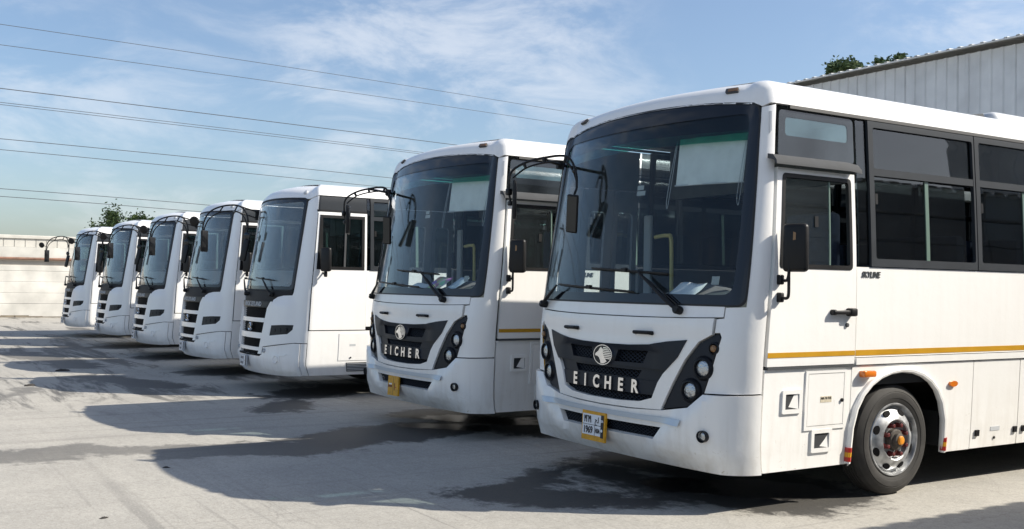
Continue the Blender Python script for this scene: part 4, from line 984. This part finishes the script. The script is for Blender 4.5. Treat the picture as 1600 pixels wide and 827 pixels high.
    # double-hoop arm with hanging mirrors
    ap = [(-1.50, -.46, 2.25), (-1.49, -.455, 2.48), (-1.40, -.38, 2.66), (-1.22, -.23, 2.745), (-1.02, -.07, 2.75), (-.86, .0, 2.66), (-.78, .02, 2.50), (-.77, .0, 2.24)]
    ip = [(-1.49, -.45, 2.36), (-1.42, -.40, 2.53), (-1.28, -.28, 2.64), (-1.06, -.10, 2.665), (-.90, -.01, 2.58), (-.80, .01, 2.44)]
    a = MB(); a.tube(bez(ap, 6), .013, 8); a.tube(bez(ip, 6), .010, 8); a.tube([ap[3], ip[2]], .012, 6); a.tube([ap[4], ip[3]], .012, 6)
    a.tube([ap[4], (-1.19, .30, 2.68)], .013, 8); a.tube([ip[3], (-1.20, .30, 2.58)], .011, 8); a.rbox(-1.24, -1.18, .27, .33, 2.55, 2.71, .01, 1)
    a.tube([(-1.49, -.455, 2.47), (-1.60, -.54, 2.50)], .008, 6); a.obj('mirror_arm', BLACK, root)
    M2 = Matrix.Translation((-1.475, -.44, 2.20)) @ Matrix.Rotation(math.radians(135), 4, 'Z')
    MB().rbox(-.09, .09, -.022, .022, -.17, .17, .018, 2, M2).obj('hanging_mirror', BLACK, root)
    MB().lathe([(-.02, .03), (-.015, .075), (0, .08), (.012, .07), (.02, .03)], (-1.63, -.56, 2.51), (.75, -.6, -.2), 20).obj('round_mirror', BLACK, root)
    M3 = Matrix.Translation((-.78, -.02, 2.06)) @ Matrix.Rotation(math.radians(25), 4, 'Z') @ Matrix.Rotation(math.radians(-8), 4, 'X') @ Matrix.Rotation(math.radians(8), 4, 'Y')
    MB().rbox(-.06, .06, -.02, .02, -.17, .17, .018, 2, M3).obj('blind_spot_mirror', BLACK, root)
    MB().tube([(-.77, 0, 2.28), (-.69, -.02, 2.27)], .008, 6).obj('mirror_stem', BLACK, root)
    rm = MB().lathe([(-.02, .02), (-.015, .05), (0, .058), (.006, .055)], (-.66, -.03, 2.27), (.55, -.8, -.1), 20).obj('round_mirror', BLACK, root)
    MB().lathe([(.006, .054), (.014, .04), (.018, .012)], (-.66, -.03, 2.27), (.55, -.8, -.1), 20).obj('mirror_glass', MIRROR, rm)
glass('green_glass', (0.33, 0.42, 0.42), 0.03, (0.1, 0.13, 0.14), 0.05, 0.03)
GB = 'white buses with stacked three-slot grilles in the far part of the row'
corners = [(-8.22, .037), (-11.72, .054), (-15.68, .09), (-19.5, .044), (-23.8, -.06)]
yaws = (0.2, .5, .8, 1.0, 1.1)
labB = ['white bus with three-slot grille nearest the wide-grille buses, its driver door fully visible',
        'second white three-slot-grille bus counted from the wide-grille buses',
        'middle white bus of the five with three-slot grilles',
        'white three-slot-grille bus next to the last one at the far end',
        'farthest white bus, last in the row beside the pale boundary wall']
busB = empty('bus', (corners[0][0]-1.28, corners[0][1]-.137, 0), labB[0], 'bus', GB)
build_bus_b(busB)
busB.rotation_euler.z = math.radians(yaws[0])
for (x, y), lb, yw in list(zip(corners, labB, yaws))[1:]:
    c = copy_tree(busB); c.location = (x-1.28, y-.137, 0); c['label'] = lb; c.rotation_euler.z = math.radians(yw)

# ------------------------------------------------------------------ papers on the dashboards
def paper(name, cx, cy, cz, w, h, rz, tilt, mat, label, cat='paper', curl=.015):
    m = MB(); n = 6
    for i in range(n+1):
        for j in range(n+1):
            m.v.append((w*(i/n-.5), h*(j/n-.5), curl*math.sin(i*1.1)*math.cos(j*.9)))
    for i in range(n):
        for j in range(n): m.f.append((i*(n+1)+j, (i+1)*(n+1)+j, (i+1)*(n+1)+j+1, i*(n+1)+j+1))
    o = m.obj(name, mat); o.matrix_world = Matrix.Translation((cx, cy, cz)) @ Matrix.Rotation(rz, 4, 'Z') @ Matrix.Rotation(tilt, 4, 'X'); sol = o.modifiers.new('thick', 'SOLIDIFY'); sol.thickness = .002
    tag(o, label, cat); return o
mm, nn, ll, bb = new_mat('magazine_print')
tcm = nn.new('ShaderNodeTexCoord'); vo = nn.new('ShaderNodeTexVoronoi'); vo.inputs['Scale'].default_value = 14; vo.feature = 'F1'
hs = nn.new('ShaderNodeMixRGB'); hs.blend_type = 'MIX'; hs.inputs['Fac'].default_value = .45; hs.inputs['Color2'].default_value = (.75, .62, .42, 1)
ll.new(tcm.outputs['Object'], vo.inputs['Vector']); ll.new(vo.outputs['Color'], hs.inputs['Color1']); ll.new(hs.outputs[0], bb.inputs['Base Color']); bb.inputs['Roughness'].default_value = .5
PAPERB = mk('paper_bluish', (.62, .72, .80), .7, var=.15, vscale=20)
def dash_paper(S, root, s, q, dy, w, h, rz, tilt, mat, name, label):
    p = root.matrix_basis @ (S.P(s, q) + Vector((0, dy, 0)))
    return paper(name, p.x, p.y, p.z, w, h, rz, tilt, mat, label)
dash_paper(SA, busA, .66, 1.575, .14, .26, .20, .12, math.radians(32), PAPER, 'paper_sheet', 'white paper sheet on the dashboard of the nearest bus')
dash_paper(SA, busA2, .40, 1.60, .15, .28, .22, .1, math.radians(35), MATS['magazine_print'], 'magazine', 'colourful printed leaflet on the dashboard of the second bus')
dash_paper(SA, busA2, .74, 1.60, .14, .24, .20, -.1, math.radians(35), PAPERB, 'paper_sheet', 'pale blue paper right of the colourful leaflet on the second bus dashboard')
dash_paper(SA, busA2, .02, 1.56, .14, .30, .16, .2, math.radians(24), PAPER, 'paper_sheet', 'crumpled white paper left of the colourful leaflet on the second bus dashboard')

# ------------------------------------------------------------------ ground: one concrete sheet with tyre wear, oil, wet staining and painted under-bus shade
m, n, l, b = new_mat('yard_concrete')
tc = n.new('ShaderNodeTexCoord'); sp = n.new('ShaderNodeSeparateXYZ'); l.new(tc.outputs['Object'], sp.inputs[0])
def N(t, **k):
    x = n.new(t)
    for a, v in k.items(): setattr(x, a, v)
    return x
def noise(scale, detail=6, rough=.6, dist=0.0, vec=None):
    x = N('ShaderNodeTexNoise'); x.inputs['Scale'].default_value = scale; x.inputs['Detail'].default_value = detail; x.inputs['Roughness'].default_value = rough; x.inputs['Distortion'].default_value = dist
    l.new(vec or tc.outputs['Object'], x.inputs['Vector']); return x.outputs['Fac']
def mrange(v, a, c, d=0.0, e=1.0, smooth=False):
    x = N('ShaderNodeMapRange'); x.inputs['From Min'].default_value = a; x.inputs['From Max'].default_value = c; x.inputs['To Min'].default_value = d; x.inputs['To Max'].default_value = e
    if smooth: x.interpolation_type = 'SMOOTHSTEP'
    l.new(v, x.inputs['Value']); return x.outputs[0]
def math2(op, a, c):
    x = N('ShaderNodeMath', operation=op)
    for i, v in enumerate((a, c)):
        if isinstance(v, (int, float)): x.inputs[i].default_value = v
        else: l.new(v, x.inputs[i])
    return x.outputs[0]
def mixc(f, c1, c2, bt='MIX'):
    x = N('ShaderNodeMixRGB', blend_type=bt)
    if isinstance(f, (int, float)): x.inputs['Fac'].default_value = f
    else: l.new(f, x.inputs['Fac'])
    for i, v in (('Color1', c1), ('Color2', c2)):
        if isinstance(v, tuple): x.inputs[i].default_value = (*v, 1)
        else: l.new(v, x.inputs[i])
    return x.outputs[0]
cmb = N('ShaderNodeCombineXYZ'); l.new(sp.outputs['X'], cmb.inputs['X']); l.new(sp.outputs['Y'], cmb.inputs['Y']); FLAT = cmb.outputs[0]
def capsules(segs):
    best = None
    for (ax, ay, bx, by, r) in segs:
        pa = N('ShaderNodeVectorMath', operation='SUBTRACT'); l.new(FLAT, pa.inputs[0]); pa.inputs[1].default_value = (ax, ay, 0)
        L2 = (bx-ax)**2+(by-ay)**2
        if L2 > 1e-6:
            dt = N('ShaderNodeVectorMath', operation='DOT_PRODUCT'); l.new(pa.outputs[0], dt.inputs[0]); dt.inputs[1].default_value = ((bx-ax)/L2, (by-ay)/L2, 0)
            cl = N('ShaderNodeClamp'); l.new(dt.outputs['Value'], cl.inputs['Value'])
            sc = N('ShaderNodeVectorMath', operation='SCALE'); sc.inputs[0].default_value = (bx-ax, by-ay, 0); l.new(cl.outputs[0], sc.inputs['Scale'])
            df = N('ShaderNodeVectorMath', operation='SUBTRACT'); l.new(pa.outputs[0], df.inputs[0]); l.new(sc.outputs[0], df.inputs[1]); v = df.outputs[0]
        else: v = pa.outputs[0]
        le = N('ShaderNodeVectorMath', operation='LENGTH'); l.new(v, le.inputs[0])
        d = math2('SUBTRACT', le.outputs['Value'], r)
        best = d if best is None else math2('MINIMUM', best, d)
    return best
mapst = N('ShaderNodeMapping'); mapst.inputs['Scale'].default_value = (.22, 1.5, 1); mapst.inputs['Rotation'].default_value = (0, 0, .35); l.new(tc.outputs['Object'], mapst.inputs[0])
big = noise(.16, 4); med = noise(1.3, 8, .65); fine = noise(38, 4, .7); streak = noise(1.1, 6, .6, .2, mapst.outputs[0])
mapb = N('ShaderNodeMapping'); mapb.inputs['Scale'].default_value = (2.2, .12, 1); l.new(tc.outputs['Object'], mapb.inputs[0]); lane = noise(1.0, 5, .6, .3, mapb.outputs[0])
col = mixc(mrange(big, .35, .65), (.43, .408, .362), (.38, .364, .33))
col = mixc(mrange(med, .38, .72, 0, .6), col, (.29, .277, .25))
col = mixc(mrange(streak, .50, .72, 0, .55), col, (.475, .452, .40))
col = mixc(mrange(lane, .55, .75, 0, .35), col, (.205, .198, .188))
col = mixc(mrange(fine, .42, .70, 0, .5), col, (.22, .205, .18))
grit = noise(13, 5, .75); col = mixc(mrange(grit, .50, .66, 0, .34), col, (.235, .22, .19)); col = mixc(mrange(grit, .32, .45, .3, 0), col, (.53, .505, .45))
mapt = N('ShaderNodeMapping'); mapt.inputs['Scale'].default_value = (.10, 7.0, 1); mapt.inputs['Rotation'].default_value = (0, 0, -.12); l.new(tc.outputs['Object'], mapt.inputs[0])
tm = noise(1.0, 4, .6, .8, mapt.outputs[0]); col = mixc(math2('MULTIPLY', mrange(tm, .58, .68, 0, .5), mrange(big, .42, .56)), col, (.17, .162, .15))
mapu = N('ShaderNodeMapping'); mapu.inputs['Scale'].default_value = (5.5, .09, 1); mapu.inputs['Rotation'].default_value = (0, 0, .10); l.new(tc.outputs['Object'], mapu.inputs[0])
tu = noise(1.0, 4, .6, .9, mapu.outputs[0]); col = mixc(mrange(tu, .60, .70, 0, .4), col, (.19, .18, .165))
pits = noise(75, 2, .5); col = mixc(mrange(pits, .62, .70, 0, .5), col, (.11, .105, .095)); col = mixc(mrange(pits, .30, .38, .35, 0), col, (.66, .62, .54))
vor = N('ShaderNodeTexVoronoi', feature='DISTANCE_TO_EDGE'); vor.inputs['Scale'].default_value = .21
wv = N('ShaderNodeVectorMath', operation='ADD'); l.new(tc.outputs['Object'], wv.inputs[0])
nv = N('ShaderNodeTexNoise'); nv.inputs['Scale'].default_value = .9; nv.inputs['Detail'].default_value = 6; l.new(tc.outputs['Object'], nv.inputs['Vector'])
l.new(nv.outputs['Color'], wv.inputs[1]); l.new(wv.outputs[0], vor.inputs['Vector'])
crack = mrange(vor.outputs['Distance'], 0.0, .0022, .16, 0); col = mixc(crack, col, (.12, .115, .105))
# dry dark staining along the drainage line; under the noses it also paints shade
stains_shade = [(-5.3, -4.9, -4.95, -3.4, .40), (-4.95, -3.4, -4.6, -2.5, .30), (-4.6, -2.5, -4.3, -1.5, .38), (-4.25, -1.5, -4.7, -.7, .46), (-4.7, -.7, -5.0, .8, .6), (-6.0, 1.0, -4.2, 1.3, .5),
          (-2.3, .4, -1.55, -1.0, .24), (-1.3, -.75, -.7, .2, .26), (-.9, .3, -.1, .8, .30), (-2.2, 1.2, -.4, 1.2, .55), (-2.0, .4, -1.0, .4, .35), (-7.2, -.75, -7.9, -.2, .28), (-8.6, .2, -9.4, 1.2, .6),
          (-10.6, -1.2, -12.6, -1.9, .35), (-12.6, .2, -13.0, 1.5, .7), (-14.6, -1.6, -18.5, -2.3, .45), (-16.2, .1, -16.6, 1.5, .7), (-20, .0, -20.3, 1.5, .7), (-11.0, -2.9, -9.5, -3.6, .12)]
sd = capsules(stains_shade)
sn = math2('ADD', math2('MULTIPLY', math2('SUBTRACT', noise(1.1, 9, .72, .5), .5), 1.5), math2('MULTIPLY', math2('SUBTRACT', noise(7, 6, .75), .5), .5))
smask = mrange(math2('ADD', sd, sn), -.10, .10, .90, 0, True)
blot = mrange(noise(.9, 10, .74, .6, mapst.outputs[0]), .50, .60, 0, .75, True); far_oil_shade = mrange(sp.outputs['X'], -9.5, -6.5, 1, .0)  # far dark patches: oil and bus shade painted in one colour
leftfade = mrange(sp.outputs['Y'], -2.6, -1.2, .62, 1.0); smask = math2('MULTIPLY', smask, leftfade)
smask = math2('MAXIMUM', smask, math2('MULTIPLY', blot, far_oil_shade))
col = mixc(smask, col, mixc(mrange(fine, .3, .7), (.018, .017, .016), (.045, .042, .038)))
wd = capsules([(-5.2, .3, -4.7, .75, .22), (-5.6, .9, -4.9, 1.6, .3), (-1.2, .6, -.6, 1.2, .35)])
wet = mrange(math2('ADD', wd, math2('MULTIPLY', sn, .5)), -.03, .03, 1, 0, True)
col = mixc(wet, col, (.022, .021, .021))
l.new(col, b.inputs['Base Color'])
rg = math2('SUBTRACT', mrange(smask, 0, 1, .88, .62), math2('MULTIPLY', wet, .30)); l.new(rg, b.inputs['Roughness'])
hgt = math2('ADD', math2('MULTIPLY', fine, .5), math2('MULTIPLY', med, 1.2)); hgt = math2('SUBTRACT', hgt, math2('MULTIPLY', crack, .8))
bp = N('ShaderNodeBump'); bp.inputs['Distance'].default_value = .012
l.new(math2('SUBTRACT', .45, math2('MULTIPLY', wet, .42)), bp.inputs['Strength']); l.new(hgt, bp.inputs['Height']); l.new(bp.outputs[0], b.inputs['Normal'])
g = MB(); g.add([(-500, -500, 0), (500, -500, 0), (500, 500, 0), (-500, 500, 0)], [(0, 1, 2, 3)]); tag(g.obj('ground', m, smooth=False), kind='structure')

# ------------------------------------------------------------------ boundary wall at the far end
WALLC = mk('precast_concrete', (.60, .585, .54), .85, var=.28, vscale=1.1, bump=.3)
WALLB = mk('grey_band', (.42, .39, .34), .85, var=.2, vscale=2)
RUST = mk('rusty_pipe', (.24, .13, .09), .7, var=.4, vscale=5)
RIBW = mk('ribbed_sheet', (.56, .54, .49), .6, var=.15, vscale=2)
wall = empty('boundary_wall', (-39.5, 0, 0), 'long pale concrete panel wall behind the farthest bus, brown pipe along it', 'wall')
zc = [(0.02, .527), (.535, .953), (.961, 1.400), (1.408, 1.83), (1.838, 2.05)]
for (z0, z1) in zc:
    me = MB().rbox(-.12, 0, 0, 3.985, z0, z1, .012, 1).mesh('panel')
    for k in range(9):
        o = link('panel', me, WALLC, wall); o.location = (random.uniform(-.006, .006), -18+4*k, 0)
MB().box(-.2, -.03, -18, 18, 2.05, 2.30).obj('recess_band', WALLB, wall)
MB().tube([(.08, -18, 2.31), (.08, 18, 2.33)], .055, 10).obj('pipe', RUST, wall)
MB().box(-.16, -.005, -18, 18, 2.30, 2.78).obj('upper_wall', WALLC, wall)
r = MB(); y = -18
while y < 18:
    r.box(-.14, -.03, y, y+.36, 2.785, 3.10); r.box(-.14, -.05, y+.36, y+.39, 2.785, 3.10); y += .39
tag(r.obj('ribbed_cladding', RIBW, wall, smooth=False), kind='stuff')
MB().rbox(-.25, .03, -18, 18, 3.105, 3.25, .02, 1).obj('coping', RIBW, wall)
for yy in (-9, -2.6, 6): MB().box(-.0, .015, yy, yy+.18, 2.50, 2.60).obj('junction_box', WALLB, wall)
DIRT = mk('dirt_strip', (.16, .135, .10), .95, var=.4, vscale=3)
d = MB(); y = -18.0
while y < 18:
    w_ = random.uniform(.12, .42); h_ = random.uniform(.02, .09); d.add([(-39.49, y, 0), (-39.49, y+.5, 0), (-39.5+w_, y+.5, .004), (-39.5+w_, y, .004), (-39.49, y, h_), (-39.49, y+.5, h_)], [(0, 3, 2, 1), (4, 5, 2, 3), (0, 4, 3), (1, 2, 5)]); y += .5
tag(d.obj('dirt_drift', DIRT, smooth=False), 'low drift of brown dirt along the foot of the far wall', 'dirt', kind='stuff')

# ------------------------------------------------------------------ corrugated warehouse behind the buses
CLAD = mk('corrugated_steel', (.70, .715, .72), .6, metal=.0, var=.2, vscale=1.1)
CLADR = mk('roof_steel', (.62, .62, .60), .5, var=.15, vscale=.8)
FLASH = mk('eave_flashing', (.75, .74, .70), .5, var=.12, vscale=2)
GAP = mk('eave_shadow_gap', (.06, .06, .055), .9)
def sheet_mesh(width, h, pitch, depth, name, horiz=False):
    """one trapezoidal sheet: x along width, z up, ribs proud towards -y"""
    prof = []; x = 0.0
    while x < width-1e-6:
        prof += [(x, 0), (x+pitch*.62, 0), (x+pitch*.70, -depth), (x+pitch*.92, -depth)]; x += pitch
    prof.append((width-.004, 0)); m = MB()
    for (a, c) in prof: m.v += [(a, c, 0), (a, c, h), (a, c+.012, 0), (a, c+.012, h)]
    for i in range(len(prof)-1):
        a = 4*i; m.f += [(a, a+4, a+5, a+1), (a+2, a+3, a+7, a+6), (a+1, a+5, a+7, a+3), (a, a+2, a+6, a+4)]
    m.f += [(0, 1, 3, 2), (4*len(prof)-4, 4*len(prof)-2, 4*len(prof)-1, 4*len(prof)-3)]
    return m.mesh(name, smooth=False)
wh = empty('warehouse', (0, 16, 0), 'tall corrugated metal warehouse behind the nearest bus, seen over its roof', 'building')
HW = 7.0; me = sheet_mesh(1.4, HW, .28, .028, 'cladding_sheet'); rm_ = sheet_mesh(1.4, 12.4, .28, .022, 'roof_sheet')
xs = -17.6; k = 0
while xs < 8:
    o = link('cladding_sheet', me, CLAD, wh); o.location = (xs, random.uniform(-.006, .006), 0)
    o = link('roof_sheet', rm_, CLADR, wh); o.location = (xs, -.32, HW+.10+.004*(k % 2)); o.rotation_euler = (math.radians(-83), 0, 0); xs += 1.4; k += 1
MB().box(-17.6, 8, .05, .4, HW-.25, HW+.02).obj('eave_shade_box', GAP, wh)  # dark box paints the shade gap under the eave
MB().box(-17.62, -17.5, .02, 12, 0, HW).obj('side_wall', CLAD, wh); MB().box(-17.6, 8, 11.9, 12, 0, HW+1).obj('rear_wall', CLAD, wh)
eb = MB(); eb.rbox(-17.62, 8, -.345, -.325, HW+.06, HW+.088, .004, 1); eb.obj('eave_trim', FLASH, wh)

# ------------------------------------------------------------------ low shed beside the row (mirrored in the bus windows, its shade falls at lower right)
SHED = mk('shed_panel', (.30, .30, .29), .7, var=.25, vscale=1.1)
sh = empty('storage_shed', (3.05, -.2, 0), 'low grey panelled shed standing right beside the nearest bus', 'building')
for i in range(8):
    mp_ = MB().rbox(0, .08, 0, 3.98, .02+i*.405, .415+i*.405, .012, 1).mesh('wall_panel')
    for k in range(7): o = link('wall_panel', mp_, SHED, sh); o.location = (random.uniform(0, .012), 4*k, 0)
MB().box(.09, 6, 0, 28, 0, 3.2).obj('core', SHED, sh, smooth=False)
rs = sheet_mesh(1.4, 6.4, .28, .05, 'roof_sheet')
for k in range(20): o = link('roof_sheet', rs, CLADR, sh); o.matrix_local = Matrix(((0, 0, 1, -.10), (1, 0, 0, 1.4*k), (0, 1, 0, 3.28), (0, 0, 0, 1)))

# ------------------------------------------------------------------ trees
BARK = mk('bark', (.10, .075, .055), .9, var=.4, vscale=8)
LEAF = []
for i, c in enumerate(((.050, .085, .030), (.078, .12, .042), (.11, .155, .055))): LEAF.append(mk('leaf_%s' % 'abc'[i], c, .6))
def tree(loc, H, R, label, seed, leaves=5200, squash=.8):
    rnd = random.Random(seed); root = empty('tree', loc, label, 'tree', 'trees showing above walls and roofs')
    t = MB(); t.tube(bez([(0, 0, 0), (.1, .05, H*.3), (-.05, .1, H*.6), (.05, 0, H*.9)], 4), [.16*(1-i/16)+.03 for i in range(13)], 8)
    cl = []
    for k in range(26):
        a = rnd.uniform(0, 2*math.pi); rr = R*math.sqrt(rnd.random())*.85; zz = H - R*squash*(.25+1.3*rnd.random()) - rr*.25
        c = Vector((rr*math.cos(a), rr*math.sin(a), zz)); cl.append((c, R*rnd.uniform(.20, .40)))
        t.tube([(0, 0, max(.3, zz-R*.7)), c*.6 + Vector((0, 0, zz*.38)), c], [.05, .03, .012], 5)
    t.obj('trunk', BARK, root)
    me = bpy.data.meshes.new('crown'); vs = []; fs = []; mi = []
    for _ in range(leaves):
        c, r = rnd.choice(cl); d = Vector((rnd.gauss(0, 1), rnd.gauss(0, 1), rnd.gauss(0, 1))).normalized()
        p = c + d*r*(abs(rnd.gauss(0, .62))+.12); sz = rnd.uniform(.06, .13); a = Vector((rnd.gauss(0, 1), rnd.gauss(0, 1), rnd.gauss(0, .6))).normalized(); b_ = a.orthogonal().normalized()
        k = len(vs); vs += [tuple(p-a*sz), tuple(p+b_*sz*.5), tuple(p+a*sz), tuple(p-b_*sz*.5)]; fs.append((k, k+1, k+2, k+3)); mi.append(rnd.choices((0, 1, 2), (3, 4, 2))[0])
    me.from_pydata(vs, [], fs)
    for x in LEAF: me.materials.append(x)
    me.polygons.foreach_set('material_index', mi); link('crown', me, None, root)
tree((-60, 7.75, 0), 5.82, 1.6, 'dark green tree behind the far wall, left of the pair above the bus roofs', 3, 11000)
tree((-60, 9.5, 0), 5.50, .95, 'smaller green tree right of the other behind the far wall', 5, 7000)
tree((-25.4, 31.5, 0), 11.9, .85, 'green treetop above the warehouse roof, nearer the left end of its eave', 8, 8000)
tree((-22.9, 31.5, 0), 11.62, .7, 'smaller treetop above the warehouse roof, right of the taller one', 11, 6500)

# ------------------------------------------------------------------ overhead wires
WIRE = mk('wire_grey', (.06, .065, .075), .6)
W3 = [[(-63.01, 1.43, 16.71), (-66.97, 20.79, 17.28), (-73.3, 51.69, 17.88)], [(-63.01, 1.46, 15.48), (-66.98, 20.81, 16.06), (-73.13, 50.85, 16.69)],
      [(-63.03, 1.53, 12.87), (-65.87, 15.39, 13.06), (-69.72, 34.2, 13.27)], [(-63.03, 1.55, 12.03), (-65.68, 14.48, 12.19), (-69.19, 31.62, 12.30)],
      [(-63.03, 1.55, 11.90), (-65.68, 14.48, 12.03), (-69.19, 31.62, 12.16)], [(-63.04, 1.6, 9.85), (-65.5, 13.61, 9.94), (-68.81, 29.79, 9.95)],
      [(-63.04, 1.62, 9.2), (-65.32, 12.72, 9.22), (-68.26, 27.1, 9.17)], [(-63.06, 1.67, 6.86), (-64.29, 7.69, 6.84), (-65.7, 14.61, 6.76)], [(-63.06, 1.68, 6.4), (-64.05, 6.51, 6.37), (-65.11, 11.69, 6.30)]]
names = ['topmost', 'second from top', 'third from top', 'upper of the close pair of', 'lower of the close pair of', 'sixth from top', 'seventh from top', 'second lowest', 'lowest']
for w3, nm, rad in zip(W3, names, (.018, .018, .026, .018, .018, .022, .020, .020, .020)):
    (xa, ya, za), (xb, yb, zb_), (xc, yc, zc_) = w3
    def zq(y): return za*(y-yb)*(y-yc)/((ya-yb)*(ya-yc)) + zb_*(y-ya)*(y-yc)/((yb-ya)*(yb-yc)) + zc_*(y-ya)*(y-yb)/((yc-ya)*(yc-yb))
    sl = (zq(yc)-zq(yb))/(yc-yb); pts = []
    for k in range(41):
        y = -25+k*2.9; z = zq(y) if ya-8 < y < yc else (zq(yc)+sl*(y-yc) if y >= yc else zq(ya-8)+(zq(ya)-zq(ya-8))/8*(y-ya+8))
        pts.append((-63+(-12/58.6)*(y-1.4), y, z))
    tag(MB().tube(pts, rad, 5).obj('power_line', WIRE), nm + ' overhead wire crossing the sky at left', 'wire', 'overhead wires')

# ------------------------------------------------------------------ scraps lying on the concrete
SCRAP = mk('scrap_dark', (.035, .03, .026), .8, var=.4, vscale=40)
for i, (x, y, r_, lb_) in enumerate(((-13.76, -2.13, .075, 'dark lump of rubbish on the sunlit concrete ahead of the far buses'), (-2.09, -3.63, .022, 'tiny dark scrap near the bottom left of the yard'),
                                     (-3.78, -2.82, .022, 'tiny dark scrap just below the long stain at left'), (-11.36, -2.93, .06, 'flat dark scrap at the left edge beyond the long stain'))):
    rn = random.Random(i); m = MB(); k = 9; vs = []
    for zz, sc in ((0.001, 1.0), (r_*.28, .8), (r_*.45, .35)):
        for j in range(k):
            a = 2*math.pi*j/k; q = r_*sc*rn.uniform(.6, 1.25); vs.append((q*math.cos(a)*1.5, q*math.sin(a), zz*rn.uniform(.8, 1.2)))
    fs = [(r2*k+j, r2*k+(j+1) % k, (r2+1)*k+(j+1) % k, (r2+1)*k+j) for r2 in (0, 1) for j in range(k)] + [tuple(range(2*k, 3*k)), tuple(reversed(range(k)))]
    o = m.add(vs, fs).obj('litter_scrap', SCRAP); o.location = (x, y, 0); o.rotation_euler.z = rn.uniform(0, 3)
    tag(o, lb_, 'litter', 'scraps on the concrete')
